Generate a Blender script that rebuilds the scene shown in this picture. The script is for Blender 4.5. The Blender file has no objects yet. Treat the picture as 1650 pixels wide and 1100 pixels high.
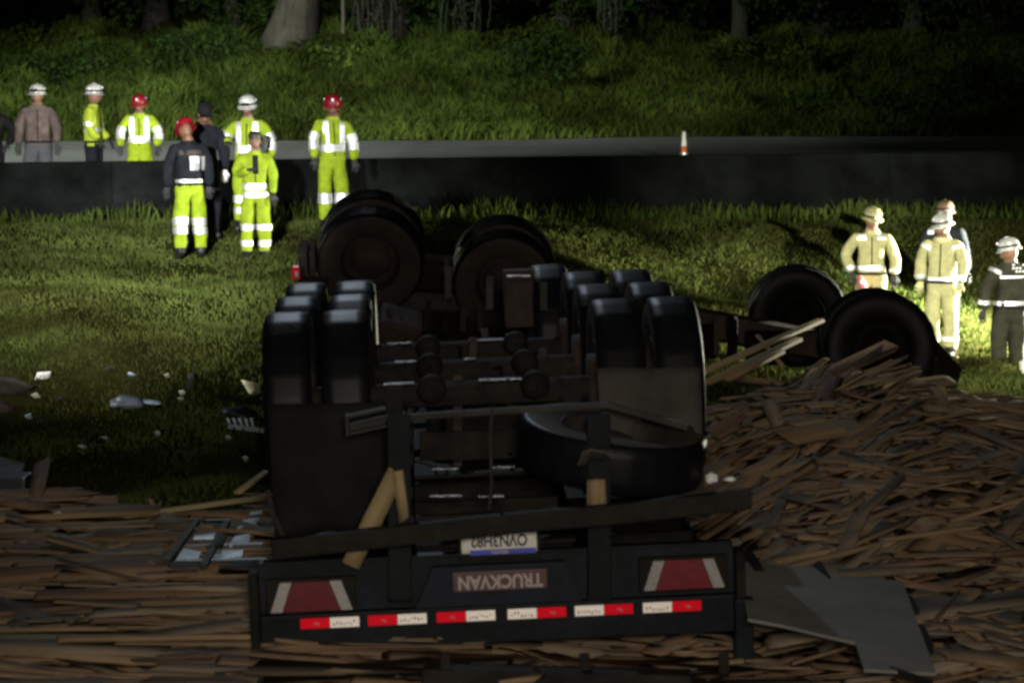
import bpy, bmesh, math, random
import numpy as np
from mathutils import Vector, Matrix, noise
from mathutils.bvhtree import BVHTree
random.seed(7); rng = np.random.default_rng(7)
PI = math.pi; R = math.radians
scene = bpy.context.scene
COL = scene.collection

# ------------------------------------------------------------------ camera
FPX = 3836.0; PITCH = math.atan(360 / FPX); CAMZ = 3.0
cam_d = bpy.data.cameras.new('camera'); cam = bpy.data.objects.new('camera', cam_d); COL.objects.link(cam)
cam.location = (0, 0, CAMZ); cam.rotation_euler = (PI / 2 - PITCH, 0, 0)
cam_d.sensor_width = 36; cam_d.lens = FPX / 1650 * 36
cam_d.clip_end = 2000; cam_d.clip_start = 0.1
cam_d.dof.use_dof = True; cam_d.dof.focus_distance = 23; cam_d.dof.aperture_fstop = 4.0
scene.camera = cam

# ------------------------------------------------------------------ world and lamps
w = bpy.data.worlds.new('World'); scene.world = w; w.use_nodes = True
wn = w.node_tree; bg = wn.nodes['Background']
sky = wn.nodes.new('ShaderNodeTexSky'); sky.sky_type = 'NISHITA'; sky.sun_disc = False
sky.sun_elevation = R(4); sky.sun_rotation = R(200)
wn.links.new(sky.outputs[0], bg.inputs['Color']); bg.inputs['Strength'].default_value = 0.0011

def lamp(name, kind, loc, power, col, target=None, spot=60, blend=.6, size=.4):
    d = bpy.data.lights.new(name, kind); d.energy = power; d.color = col
    if kind == 'SPOT': d.spot_size = R(spot); d.spot_blend = blend
    if kind in ('SPOT', 'POINT'): d.shadow_soft_size = size
    o = bpy.data.objects.new(name, d); COL.objects.link(o); o.location = loc
    if target is not None:
        o.rotation_euler = (Vector(target) - Vector(loc)).to_track_quat('-Z', 'Y').to_euler()
    return o
sun = lamp('moon', 'SUN', (0, 0, 40), 0.03, (1, .95, .85), (6, -12, 0)); sun.data.angle = R(2)
# work lights of the rescue crews: camera side, left, over the road, low on the right
lamp('floodlight_camera_left', 'SPOT', (-3.0, -1, 4.2), 115000, (1, .98, .94), (-5.0, 34, 2.3), 14, 1., .25)
lamp('floodlight_camera_right', 'SPOT', (9.0, -1, 4.2), 85000, (1, .98, .80), (5.7, 31, 1.5), 13, 1., .25)
lamp('floodlight_grass_left', 'SPOT', (-18, 24.5, 5.0), 20000, (1, .98, .82), (-4.8, 26.4, .8), 33, 1., .3)
lamp('floodlight_grass_middle', 'SPOT', (17, 31.5, 4.6), 3800, (1, .98, .82), (3.6, 28.4, .6), 25, 1., .3)
lamp('floodlight_bank', 'SPOT', (-16, 36, 12), 37000, (.92, 1, .80), (-5.5, 59, 1.4), 54, 1., .5)
lamp('floodlight_right', 'SPOT', (8.2, 30.9, 1.0), 13000, (1, 1, .76), (4.6, 29.6, .5), 120, .7, .12)
lamp('floodlight_truck', 'SPOT', (-3, 30, 12), 1700, (.75, .87, 1), (0, 15, 1), 40, .8, .12)
lamp('camera_lamp', 'SPOT', (.3, -.3, 3.5), 2900, (1, .89, .76), (-.5, 15, .4), 54, 1., .6)

vs = scene.view_settings
vs.view_transform = 'Standard'; vs.look = 'None'; vs.exposure = 0; vs.gamma = 1; vs.use_curve_mapping = False
scene.cycles.use_denoising = True
scene.cycles.filter_width = 2.9
scene.cycles.max_bounces = 5
scene.cycles.sample_clamp_indirect = 2.0

# ------------------------------------------------------------------ helpers
def P(px, py, Y):
    "point at world depth Y on the ray of a photograph pixel"
    xc = (px - 825) / FPX; yc = (550 - py) / FPX
    c, s = math.cos(PITCH), math.sin(PITCH)
    d = Vector((xc, c + yc * s, -s + yc * c))
    return Vector((0, 0, CAMZ)) + d * (Y / d.y)

MATS = {}
def mat(name, col, rough=.7, metal=0., var=.25, scale=8., bump=.0, bscale=30., col2=None, spec=.5, stretch=None, sss=0):
    if name in MATS: return MATS[name]
    m = bpy.data.materials.new(name); m.use_nodes = True; nt = m.node_tree; n = nt.nodes; L = nt.links
    b = n['Principled BSDF']; b.inputs['Roughness'].default_value = rough; b.inputs['Metallic'].default_value = metal
    b.inputs['Specular IOR Level'].default_value = spec
    tc = n.new('ShaderNodeTexCoord'); mp = n.new('ShaderNodeMapping'); L.new(tc.outputs['Object'], mp.inputs[0])
    if stretch: mp.inputs['Scale'].default_value = stretch
    nz = n.new('ShaderNodeTexNoise'); nz.inputs['Scale'].default_value = scale; nz.inputs['Detail'].default_value = 6
    nz.inputs['Roughness'].default_value = .65
    L.new(mp.outputs[0], nz.inputs['Vector'])
    rp = n.new('ShaderNodeValToRGB'); e = rp.color_ramp.elements; e[0].position = .32; e[1].position = .68
    c2 = col2 if col2 else tuple(min(1, c * (1 + var)) for c in col)
    c1 = tuple(c * (1 - var) for c in col)
    e[0].color = (*c1, 1); e[1].color = (*c2, 1)
    L.new(nz.outputs['Fac'], rp.inputs[0])
    oi = n.new('ShaderNodeObjectInfo'); hv = n.new('ShaderNodeHueSaturation')
    mr = n.new('ShaderNodeMapRange'); mr.inputs['To Min'].default_value = .8; mr.inputs['To Max'].default_value = 1.2
    L.new(oi.outputs['Random'], mr.inputs['Value']); L.new(mr.outputs[0], hv.inputs['Value'])
    L.new(rp.outputs[0], hv.inputs['Color']); L.new(hv.outputs[0], b.inputs['Base Color'])
    if bump:
        nb = n.new('ShaderNodeTexNoise'); nb.inputs['Scale'].default_value = bscale; nb.inputs['Detail'].default_value = 5
        L.new(mp.outputs[0], nb.inputs['Vector'])
        bp = n.new('ShaderNodeBump'); bp.inputs['Strength'].default_value = bump; bp.inputs['Distance'].default_value = .02
        L.new(nb.outputs['Fac'], bp.inputs['Height']); L.new(bp.outputs[0], b.inputs['Normal'])
    MATS[name] = m; return m

def tape_mat(name, col, rough=.5):
    "retroreflective sheeting: metallised micro-prisms over a bright backing"
    m = bpy.data.materials.new(name); m.use_nodes = True; nt = m.node_tree; n = nt.nodes; L = nt.links
    b = n['Principled BSDF']; b.inputs['Base Color'].default_value = (*col, 1); b.inputs['Metallic'].default_value = 1; b.inputs['Roughness'].default_value = rough
    d = n.new('ShaderNodeBsdfDiffuse'); nz = n.new('ShaderNodeTexNoise'); nz.inputs['Scale'].default_value = 40
    tc = n.new('ShaderNodeTexCoord'); L.new(tc.outputs['Object'], nz.inputs['Vector'])
    mx = n.new('ShaderNodeMix'); mx.data_type = 'RGBA'; mx.inputs['A'].default_value = (*(c * .75 for c in col), 1); mx.inputs['B'].default_value = (*col, 1)
    L.new(nz.outputs['Fac'], mx.inputs['Factor']); L.new(mx.outputs['Result'], d.inputs['Color'])
    ms = n.new('ShaderNodeMixShader'); ms.inputs[0].default_value = .18
    L.new(b.outputs[0], ms.inputs[1]); L.new(d.outputs[0], ms.inputs[2]); L.new(ms.outputs[0], n['Material Output'].inputs['Surface'])
    return m

M = dict(
    grass=mat('grass_blades', (.040, .068, .015), 1., var=.8, scale=.7, col2=(.088, .118, .030), spec=0),
    soil=mat('grassy_soil', (.020, .023, .006), 1., var=.5, scale=1.2, bump=.5, bscale=9, col2=(.042, .042, .013), spec=0),
    bush=mat('undergrowth_leaves', (.034, .060, .012), 1., var=.7, scale=.5, col2=(.075, .108, .022), spec=0),
    leaf=mat('tree_leaves', (.022, .042, .010), .95, var=.5, scale=1.5, spec=.03),
    bark=mat('tree_bark', (.075, .07, .055), .9, var=.5, scale=6, bump=.8, bscale=20, stretch=(1, 1, .2)),
    darkbark=mat('dark_bark', (.035, .032, .025), .9, var=.5, scale=6, bump=.8, bscale=20),
    vine=mat('hanging_vine', (.035, .05, .03), .8, var=.4),
    asphalt=mat('asphalt', (.13, .137, .15), .75, var=.2, scale=3, bump=.3, bscale=60),
    paint=mat('road_paint', (.3, .3, .28), .6, var=.3, scale=12),
    concrete=mat('shade_dark_concrete', (.0050, .0058, .0058), 1., var=.6, scale=1.1, bump=.4, bscale=15, spec=.03),  # near-black base colour holds the shade of the barrier's unlit face
    rubber=mat('tyre_rubber', (.004, .0045, .0055), .45, var=.3, scale=20, bump=.1, bscale=90, spec=.14),
    sidewall=mat('dusty_tyre_sidewall', (.032, .025, .019), .75, var=.35, scale=9, bump=.15, bscale=40, spec=.3),
    rim=mat('rusty_rim', (.022, .017, .013), .75, .1, var=.4, scale=14, bump=.3),
    frame=mat('black_chassis_paint', (.010, .010, .010), .75, 0., var=.45, scale=5, bump=.35, bscale=25, col2=(.020, .017, .013), spec=.12),
    panel=mat('blue_black_panel', (.0055, .0085, .0105), .5, 0., var=.5, scale=4, bump=.12, bscale=20, spec=.1),
    dusty=mat('dusty_metal', (.032, .030, .025), .7, 0., var=.4, scale=6, bump=.2, spec=.2),
    glint=mat('glint_steel', (.10, .11, .13), .28, .8, var=.4, scale=30, bump=.3, bscale=40),  # bright metal for the added glint strips
    rust=mat('rusty_steel', (.03, .018, .013), .8, 0, var=.5, scale=8, bump=.4),
    flap=mat('grey_mud_flap', (.046, .043, .036), .8, 0, var=.35, scale=3, bump=.25, bscale=9, spec=.1),
    flapd=mat('black_mud_flap', (.010, .010, .0092), .8, 0, var=.5, scale=2, bump=.25, bscale=9, spec=.1),
    cover=mat('grey_sheet_board', (.13, .13, .115), .75, 0, var=.3, scale=1.6, bump=.2, bscale=12),
    lens=mat('red_lamp_lens', (.11, .004, .009), .3, var=.3, scale=25),
    lensw=mat('clear_reflector', (.26, .25, .24), .4, var=.25, scale=60),
    plate=mat('plate_white', (.5, .5, .46), .5, var=.25, scale=20),
    blue=mat('plate_blue', (.02, .04, .40), .5, var=.25, scale=20),
    ink=mat('plate_ink', (.02, .015, .012), .6),
    badge=mat('maroon_badge', (.05, .012, .012), .5, var=.3, scale=20),
    letter=mat('badge_letters', (.38, .32, .30), .5, var=.15, scale=30),
    tape=tape_mat('silver_reflective_tape', (.93, .96, 1.0), .52),
    tapew=tape_mat('white_marking_tape', (.95, .90, .84), .6),
    taper=tape_mat('red_marking_tape', (.80, .012, .03), .6),
    hivis=mat('fluorescent_yellow_cloth', (.21, .30, .012), .8, var=.28, scale=9, bump=.6, bscale=14, spec=.2),
    shirt=mat('dull_yellow_shirt', (.30, .38, .03), .85, var=.25, scale=9, bump=.5, bscale=14, spec=.2),
    tan=mat('tan_turnout_cloth', (.36, .345, .17), .85, var=.25, scale=8, bump=.7, bscale=13, spec=.2),
    hood=mat('brown_hoodie_cloth', (.075, .058, .052), .9, var=.3, scale=10, bump=.6, bscale=14, spec=.2),
    greyc=mat('grey_trouser_cloth', (.055, .06, .065), .9, var=.2, bump=.5, bscale=14, spec=.2),
    navy=mat('dark_navy_cloth', (.007, .009, .013), .9, var=.3, bump=.5, bscale=14, spec=.2),
    black=mat('black_cloth', (.006, .006, .007), .9, var=.3, bump=.5, bscale=14, spec=.2),
    darkjk=mat('dark_jacket_cloth', (.028, .028, .018), .9, var=.4, scale=8, bump=.5, bscale=14, spec=.2),
    skin=mat('skin', (.15, .075, .045), .6, var=.12, scale=12),
    boot=mat('boot_leather', (.008, .008, .008), .55),
    glove=mat('dark_glove', (.02, .02, .02), .8),
    wglove=mat('pale_glove', (.5, .5, .46), .8),
    hwhite=mat('white_helmet', (.36, .37, .35), .35, var=.25, scale=14),
    hred=mat('red_helmet', (.16, .005, .010), .3, var=.2, scale=14),
    htan=mat('tan_helmet', (.24, .22, .11), .4, var=.25, scale=14),
    hbrown=mat('brown_helmet', (.10, .065, .045), .4, var=.25, scale=14),
    orange=mat('cone_orange', (.6, .12, .03), .5, var=.2),
    white=mat('white_scrap', (.62, .64, .60), .7, var=.25, scale=12, bump=.3),
    bluew=mat('blue_white_scrap', (.42, .54, .66), .45, var=.4, scale=9, bump=.3),
    bluebag=mat('grey_blue_bag', (.10, .12, .16), .5, var=.4, scale=7, bump=.8, bscale=8),
    pink=mat('pink_red_gear', (.5, .10, .12), .5, var=.3, scale=20),
    teal=mat('dark_teal_plastic', (.012, .022, .03), .4, var=.3),
    ivory=mat('ivory_scrap', (.50, .50, .36), .7, var=.2, scale=8),
)
def patchy(m, scale, lo, hi, tint=(1, 1, 1)):
    "large worn and muddy patches multiplied into a vegetation colour"
    nt = m.node_tree; n = nt.nodes; L = nt.links; b = n['Principled BSDF']; src = b.inputs['Base Color'].links[0].from_socket
    tc = n.new('ShaderNodeTexCoord'); z = n.new('ShaderNodeTexNoise'); z.inputs['Scale'].default_value = scale; z.inputs['Detail'].default_value = 4; L.new(tc.outputs['Object'], z.inputs['Vector'])
    r = n.new('ShaderNodeValToRGB'); e = r.color_ramp.elements; e[0].position = .38; e[1].position = .62
    e[0].color = (lo * tint[0], lo * tint[1], lo * tint[2], 1); e[1].color = (hi, hi, hi, 1); L.new(z.outputs['Fac'], r.inputs[0])
    x = n.new('ShaderNodeMix'); x.data_type = 'RGBA'; x.blend_type = 'MULTIPLY'; x.inputs['Factor'].default_value = 1
    L.new(src, x.inputs['A']); L.new(r.outputs[0], x.inputs['B']); L.new(x.outputs['Result'], b.inputs['Base Color'])
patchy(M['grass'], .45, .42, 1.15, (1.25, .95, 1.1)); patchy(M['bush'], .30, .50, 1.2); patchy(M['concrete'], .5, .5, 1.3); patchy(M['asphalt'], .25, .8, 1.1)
WOODS = [mat('wood_brown', (.185, .130, .078), .85, var=.4, scale=3, bump=.5, bscale=30, stretch=(.25, 3, 3), spec=.2),
         mat('wood_pale', (.22, .155, .085), .85, var=.35, scale=3, bump=.5, bscale=30, stretch=(.25, 3, 3), spec=.2),
         mat('wood_reddish', (.165, .105, .066), .85, var=.4, scale=3, bump=.5, bscale=30, stretch=(.25, 3, 3), spec=.2),
         mat('wood_greyed', (.175, .138, .095), .85, var=.4, scale=3, bump=.5, bscale=30, stretch=(.25, 3, 3), spec=.2),
         mat('wood_yellow', (.27, .21, .11), .8, var=.3, scale=3, bump=.5, bscale=30, stretch=(.25, 3, 3), spec=.2)]
TONE = ['brown', 'pale', 'reddish', 'greyish', 'yellowish']

def tag(o, label=None, cat=None, group=None, kind=None):
    if label: o['label'] = label
    if cat: o['category'] = cat
    if group: o['group'] = group
    if kind: o['kind'] = kind
    return o
def empty(name, loc=(0, 0, 0), rot=(0, 0, 0), label=None, cat=None, group=None):
    o = bpy.data.objects.new(name, None); COL.objects.link(o); o.location = loc; o.rotation_euler = rot
    o.empty_display_size = .2
    return tag(o, label, cat, group)
def link(name, me, m=None, parent=None, smooth=False):
    o = bpy.data.objects.new(name, me); COL.objects.link(o)
    if m is not None:
        for k in (m if isinstance(m, (list, tuple)) else [m]): me.materials.append(k)
    if parent: o.parent = parent
    if smooth:
        me.polygons.foreach_set('use_smooth', [True] * len(me.polygons))
    return o
def fast_mesh(name, V, F, fm=None):
    "V (n,3) array, F (m,k) array with k = 3 or 4"
    V = np.asarray(V, np.float32); F = np.asarray(F, np.int32)
    me = bpy.data.meshes.new(name); k = F.shape[1]
    me.vertices.add(len(V)); me.vertices.foreach_set('co', V.ravel())
    me.loops.add(F.size); me.loops.foreach_set('vertex_index', F.ravel())
    me.polygons.add(len(F)); me.polygons.foreach_set('loop_start', np.arange(0, F.size, k, dtype=np.int32))
    if fm is not None: me.polygons.foreach_set('material_index', np.asarray(fm, np.int32))
    me.update(calc_edges=True); me.validate(); return me
class MB:
    def __init__(s): s.bm = bmesh.new()
    def box(s, c, size, rot=None, bev=.0):
        r = bmesh.ops.create_cube(s.bm, size=1)
        vs_ = r['verts']
        for v in vs_: v.co = Vector((v.co.x * size[0], v.co.y * size[1], v.co.z * size[2]))
        if bev:
            es = list({e for v in vs_ for e in v.link_edges})
            rr = bmesh.ops.bevel(s.bm, geom=es, offset=bev, segments=2, affect='EDGES', profile=.6)
            vs_ = list({v for f in rr['faces'] for v in f.verts} | {v for v in vs_ if v.is_valid})
        mt = Matrix.Translation(Vector(c)) @ (rot if rot is not None else Matrix.Identity(4))
        for v in vs_: v.co = mt @ v.co
        return s
    def bar(s, a, b, w_, h, up=(0, 0, 1), bev=0.):
        a = Vector(a); b = Vector(b); d = b - a; x = d.normalized(); u = Vector(up)
        y = u.cross(x).normalized(); z = x.cross(y)
        rot = Matrix((x, y, z)).transposed().to_4x4()
        return s.box((a + b) / 2, (d.length, w_, h), rot, bev)
    def tube(s, pts, rad, n=10, cap=True):
        pts = [Vector(p) for p in pts]; rings = []
        rad = rad if isinstance(rad, (list, tuple)) else [rad] * len(pts)
        for i, p in enumerate(pts):
            d = (pts[min(i + 1, len(pts) - 1)] - pts[max(i - 1, 0)]).normalized()
            u = Vector((0, 0, 1)) if abs(d.z) < .9 else Vector((1, 0, 0))
            x = d.cross(u).normalized(); y = d.cross(x)
            rings.append([s.bm.verts.new(p + (x * math.cos(t) + y * math.sin(t)) * rad[i]) for t in (2 * PI * k / n for k in range(n))])
        for i in range(len(rings) - 1):
            for k in range(n):
                s.bm.faces.new((rings[i][k], rings[i][(k + 1) % n], rings[i + 1][(k + 1) % n], rings[i + 1][k]))
        if cap: s.bm.faces.new(rings[0][::-1]); s.bm.faces.new(rings[-1])
        return s
    def lathe(s, prof, axis='Y', n=48, c=(0, 0, 0), sq=None):
        "prof: (radius, along axis)"
        rings = []; c = Vector(c)
        for r_, a_ in prof:
            ring = []
            for k in range(n):
                t = 2 * PI * k / n; x, y = r_ * math.cos(t), r_ * math.sin(t)
                p = {'X': (a_, x, y), 'Y': (x, a_, y), 'Z': (x, y, a_)}[axis]
                ring.append(s.bm.verts.new(c + Vector(p)))
            rings.append(ring)
        for i in range(len(rings) - 1):
            for k in range(n):
                s.bm.faces.new((rings[i][k], rings[i][(k + 1) % n], rings[i + 1][(k + 1) % n], rings[i + 1][k]))
        return s
    def prism(s, pts, a, b, T=None):
        "polygon pts (x,z) extruded from y=a to y=b, T maps the vertices"
        f0 = [s.bm.verts.new((p[0], a, p[1])) for p in pts]; f1 = [s.bm.verts.new((p[0], b, p[1])) for p in pts]
        s.bm.faces.new(f0); s.bm.faces.new(f1[::-1]); n = len(pts)
        for k in range(n): s.bm.faces.new((f0[k], f1[k], f1[(k + 1) % n], f0[(k + 1) % n]))
        if T is not None:
            for v in f0 + f1: v.co = T @ v.co
        return s
    def build(s, name, m, parent=None, smooth=False):
        bmesh.ops.recalc_face_normals(s.bm, faces=s.bm.faces)
        me = bpy.data.meshes.new(name); s.bm.to_mesh(me); s.bm.free()
        return link(name, me, m, parent, smooth)
def nz2(x, y, s=1., o=0): return noise.noise(Vector((x * s + o, y * s - o, o * .7)))
def copy_tree(o, parent=None):
    c = o.copy(); COL.objects.link(c); c.parent = parent
    for ch in list(o.children): copy_tree(ch, c)
    return c
def text_mesh(txt, size, depth=.002, ext=None):
    cu = bpy.data.curves.new('t', 'FONT'); cu.body = txt; cu.size = size; cu.extrude = depth; cu.align_x = 'CENTER'; cu.align_y = 'CENTER'; cu.offset = size * .03
    o = bpy.data.objects.new('t', cu); COL.objects.link(o)
    bpy.context.view_layer.update()
    me = bpy.data.meshes.new_from_object(o.evaluated_get(bpy.context.evaluated_depsgraph_get()))
    bpy.data.objects.remove(o); bpy.data.curves.remove(cu)
    return me

# ------------------------------------------------------------------ terrain
PL = np.array([(-30, -.2), (0, -.2), (11, -.12), (15, 0), (17, .10), (19, -.12), (21, -.05), (22.6, .22), (24.2, .62), (26, .86), (30.5, 1.16), (32.5, 1.42), (34, 1.5), (35.3, 1.64), (37, 1.66), (46, 2.08), (55, 2.38), (57, 2.75), (68, 4.9), (75, 5.4), (200, 9), (900, 12)])
PR = np.array([(-30, -.2), (0, -.2), (17, 0), (22, -.15), (27.3, -.02), (30.5, .8), (32.6, 1.34), (34, 1.5), (35.3, 1.64), (37, 1.66), (46, 2.10), (55, 2.45), (57, 2.85), (68, 4.9), (75, 5.4), (200, 9), (900, 12)])
def S(x): return .21 * (x + 7.5)
def G(x, y):
    x = np.asarray(x, float); y = np.asarray(y, float)
    v = y - S(np.clip(x, -40, 40)); k = np.clip((x + 1.0) / 4.5, 0, 1); k = k * k * (3 - 2 * k)
    z = np.interp(v, PL[:, 0], PL[:, 1]) * (1 - k) + np.interp(v, PR[:, 0], PR[:, 1]) * k
    b = .05 * np.sin(x * 1.7 + y * .6) + .045 * np.sin(x * .8 - y * 1.9 + 1) + .025 * np.sin(4.1 * x + 2.3 * y)
    road = (v > 34) & (v < 55.6)
    amp = np.where(v > 55.6, 5.0 + 0 * v, 1.0)
    return z + np.where(road, 0, b * amp * np.where(v > 55.6, np.clip((v - 55.6) / 3, 0, 1), np.clip((34 - v) / 2, 0, 1)))
def grid_mesh(name, xs, ys, fz, m, dz=0):
    X, Y = np.meshgrid(xs, ys); Z = fz(X, Y) + dz
    V = np.stack([X, Y, Z], -1).reshape(-1, 3); nx, ny = len(xs), len(ys)
    i = np.arange(nx * ny).reshape(ny, nx)
    F = np.stack([i[:-1, :-1], i[:-1, 1:], i[1:, 1:], i[1:, :-1]], -1).reshape(-1, 4)
    return link(name, fast_mesh(name, V, F), m, None, True)
xs = np.concatenate([np.linspace(-400, -32, 24), np.linspace(-30, 30, 340), np.linspace(32, 400, 24)])
ys = np.concatenate([np.linspace(-60, 4, 20), np.linspace(5, 80, 420), np.linspace(82, 900, 40)])
tag(grid_mesh('ground', xs, ys, G, M['soil']), kind='structure')
# road beyond the barrier, along v = 35.1 .. 55.3
def strip(name, v0, v1, m, dz, xr=(-60, 60), n=60, k=12):
    xs_ = np.linspace(*xr, n); vs_ = np.linspace(v0, v1, k)
    Xg, Vg = np.meshgrid(xs_, vs_); Yg = Vg + S(np.clip(Xg, -40, 40)); Zg = G(Xg, Yg) + dz
    i = np.arange(n * k).reshape(k, n)
    F = np.stack([i[:-1, :-1], i[:-1, 1:], i[1:, 1:], i[1:, :-1]], -1).reshape(-1, 4)
    return link(name, fast_mesh(name, np.stack([Xg, Yg, Zg], -1).reshape(-1, 3), F), m)
tag(strip('road', 35.15, 55.3, M['asphalt'], .03, k=60), kind='structure')
tag(strip('road_edge_line', 38.0, 38.14, M['paint'], .036, k=2), kind='structure')
tag(strip('road_far_line', 53.6, 53.74, M['paint'], .036, k=2), kind='structure')

# concrete barrier
bar = empty('concrete_barrier', (0, 0, 0), label='long concrete barrier with shade in its colour between the grass and the road', cat='barrier')
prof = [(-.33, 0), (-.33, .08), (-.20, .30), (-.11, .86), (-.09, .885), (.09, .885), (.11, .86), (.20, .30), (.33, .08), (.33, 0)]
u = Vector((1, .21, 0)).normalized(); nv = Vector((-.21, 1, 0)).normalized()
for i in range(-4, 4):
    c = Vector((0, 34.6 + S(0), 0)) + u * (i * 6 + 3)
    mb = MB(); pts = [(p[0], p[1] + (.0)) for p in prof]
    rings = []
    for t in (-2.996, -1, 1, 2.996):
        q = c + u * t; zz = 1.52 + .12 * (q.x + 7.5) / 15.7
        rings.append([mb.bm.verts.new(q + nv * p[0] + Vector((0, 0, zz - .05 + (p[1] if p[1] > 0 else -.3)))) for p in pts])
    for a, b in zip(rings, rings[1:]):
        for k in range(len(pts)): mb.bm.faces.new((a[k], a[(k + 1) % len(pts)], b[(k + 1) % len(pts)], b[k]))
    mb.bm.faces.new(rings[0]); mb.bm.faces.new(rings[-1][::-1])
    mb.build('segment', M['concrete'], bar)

# ------------------------------------------------------------------ lumber height field
def LH(x, y):
    x = np.asarray(x, float); y = np.asarray(y, float)
    left = .16 + .10 * np.exp(-((y - 16) / 1.3) ** 2) * (x < 0)
    # heap on the right
    cx = np.clip((x - 1.0) / 1.4, 0, 1); cx = cx * cx * (3 - 2 * cx)
    pk = 1.06 - .11 * np.clip(x - 1.9, 0, 6)
    rise = np.interp(y, [0, 11.5, 13, 15, 17.2, 18.2, 20.5, 22.5, 40], [.15, .16, .30, .76, 1, .95, .42, .0, 0])
    h = left * (1 - cx) + (pk * rise) * cx
    h = h - .16 * np.exp(-((x - 1.75) / .5) ** 2 - ((y - 12.3) / .9) ** 2)
    return h + .035 * np.sin(x * 2.1 + y * 1.3) + .03 * np.sin(x * 1.1 - y * 2.7) + .02 * np.sin(5 * x + 3.1 * y)
def lumber_edge(x):      # far limit of the spill
    return np.interp(x, [-6, -4, -2.6, -1.6, -.8, .6, 1.3, 2.0, 6], [18.0, 17.4, 16.4, 16.9, 17.6, 18.2, 20.3, 21.8, 21.5])
def lumber_near(x): return 4.
xs = np.linspace(-9, 9, 220); ys = np.linspace(3, 23, 240)
def LBASE(x, y):
    e = lumber_edge(x); k = np.clip((e - y) / .5, 0, 1)
    return np.where(k > 0, G(x, y) * (1 - k) + np.maximum(LH(x, y) - .07, G(x, y) + .01) * k, G(x, y)) - np.where(k > 0, 0, .15)
tag(grid_mesh('splinter_bed', xs, ys, LBASE, mat('splinter_bed_wood', (.15, .105, .062), .95, var=.5, scale=9, bump=1, bscale=30, stretch=(.6, 3, 1))), kind='stuff', label='bed of wood splinters under the spilled lumber')

def hitY(px, py, y0=11., y1=34., lumber=True):
    "depth at which the ray of a photo pixel meets the pile or the grass"
    y = y0
    while y < y1:
        q = P(px, py, y); g_ = float(G(q.x, q.y))
        if lumber and q.y < float(lumber_edge(q.x)): g_ = max(g_, float(LH(q.x, q.y)))
        if q.z < g_: return y
        y += .04
    return y1
def PS(px, py, lift=.05):
    y = hitY(px, py) - .02; q = P(px, py, y); d = (q - Vector((0, 0, CAMZ))).normalized(); return q - d * (lift / max(.08, -d.z)) * .6
def board_geo(L_, W_, T_, bend=0., jag=.0):
    "12-28 triangle broken lath along X"
    a = L_ / 2; j = [random.uniform(0, jag) for _ in range(4)]
    xs_ = [-a, 0, a]; V = []
    for i, x in enumerate(xs_):
        z = bend * (1 if i == 1 else 0)
        for q, (sy, sz) in enumerate(((-1, -1), (1, -1), (1, 1), (-1, 1))):
            dx = (j[q] if i == 0 else -j[3 - q] if i == 2 else 0)
            V.append((x + dx, sy * W_ / 2 * (1 if i == 1 else .93), z + sz * T_ / 2))
    F = [(3, 2, 1, 0), (8, 9, 10, 11)]
    for i in (0, 4):
        for q in range(4): F.append((i + q, i + (q + 1) % 4, i + 4 + (q + 1) % 4, i + 4 + q))
    return V, F
BMESH = []
for k in range(6):
    L_ = random.uniform(1.5, 2.4); V, F = board_geo(L_, random.uniform(.18, .26), .022, random.uniform(-.01, .02), .12)
    for mi in range(4):
        me = fast_mesh('plank', V, F); me.materials.append(WOODS[mi]); BMESH.append((L_, mi, me))
for k in range(14):
    L_ = random.uniform(.7, 2.0); W_ = random.choice([.06, .09, .13, .17]) * random.uniform(.8, 1.2); T_ = random.uniform(.012, .03)
    V, F = board_geo(L_, W_, T_, random.uniform(-.02, .03), .09)
    for mi in range(5):
        me = fast_mesh('lath', V, F); me.materials.append(WOODS[mi]); BMESH.append((L_, mi, me))
def board_dir(x, y):
    "dominant direction of the boards (angle in plan)"
    if x < 1.0: return random.gauss(R(-1), R(7)) if random.random() < .8 else random.gauss(R(-20), R(22))
    if x < 2.1: return random.gauss(R(48), R(14)) if random.random() < .65 else random.gauss(R(10), R(20))
    return random.gauss(R(22), R(16)) if random.random() < .6 else random.gauss(R(-25), R(18))
def slope_rot(x, y, a, L_=1.):
    dx, dy = math.cos(a) * L_ * .4, math.sin(a) * L_ * .4
    z0 = float(LH(x - dx, y - dy)); z1 = float(LH(x + dx, y + dy))
    return math.atan2(z1 - z0, 2 * math.hypot(dx, dy))
def place_rot(a, pitch, roll): return Matrix.Rotation(a, 4, 'Z') @ Matrix.Rotation(-pitch, 4, 'Y') @ Matrix.Rotation(roll, 4, 'X')
# mass of laths (one object, far more than 300)
NV, NF, NM = [], [], []; base = 0
Vall = []; Fall = []; Mall = []
def add_mass(V, F, Mt, mi):
    global base
    A = np.array(V) @ np.array(Mt.to_3x3()).T + np.array(Mt.translation)
    Vall.append(A); Fall.append(np.array(F) + base); Mall.extend([mi] * len(F)); base += len(V)
cnt = 0
while cnt < 9500:
    y = 10.2 + 12 * random.random() ** 1.15; hw = y * .235
    x = random.uniform(-hw - .3, hw + .3)
    e = float(lumber_edge(x)) - .15 + random.uniform(-.5, .12)
    if y > e: continue
    L_ = random.uniform(.3, 1.6) * (1.25 if x < 1 else .95); W_ = random.choice((random.uniform(.025, .07), random.uniform(.08, .2), random.uniform(.1, .2))); T_ = random.uniform(.006, .018)
    a = board_dir(x, y); p = slope_rot(x, y, a, L_) + random.gauss(0, .035 if x < 1 else .065)
    V, F = board_geo(L_, W_, T_, random.uniform(-.02, .02), min(.12, L_ * .15))
    z = float(LH(x, y)) + random.uniform(-.035, .022)
    mi = random.choices(range(5), [.42, .18, .18, .2, .02])[0]
    add_mass(V, F, Matrix.Translation((x, y, z)) @ place_rot(a, p, random.gauss(0, .07)), mi); cnt += 1
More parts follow.
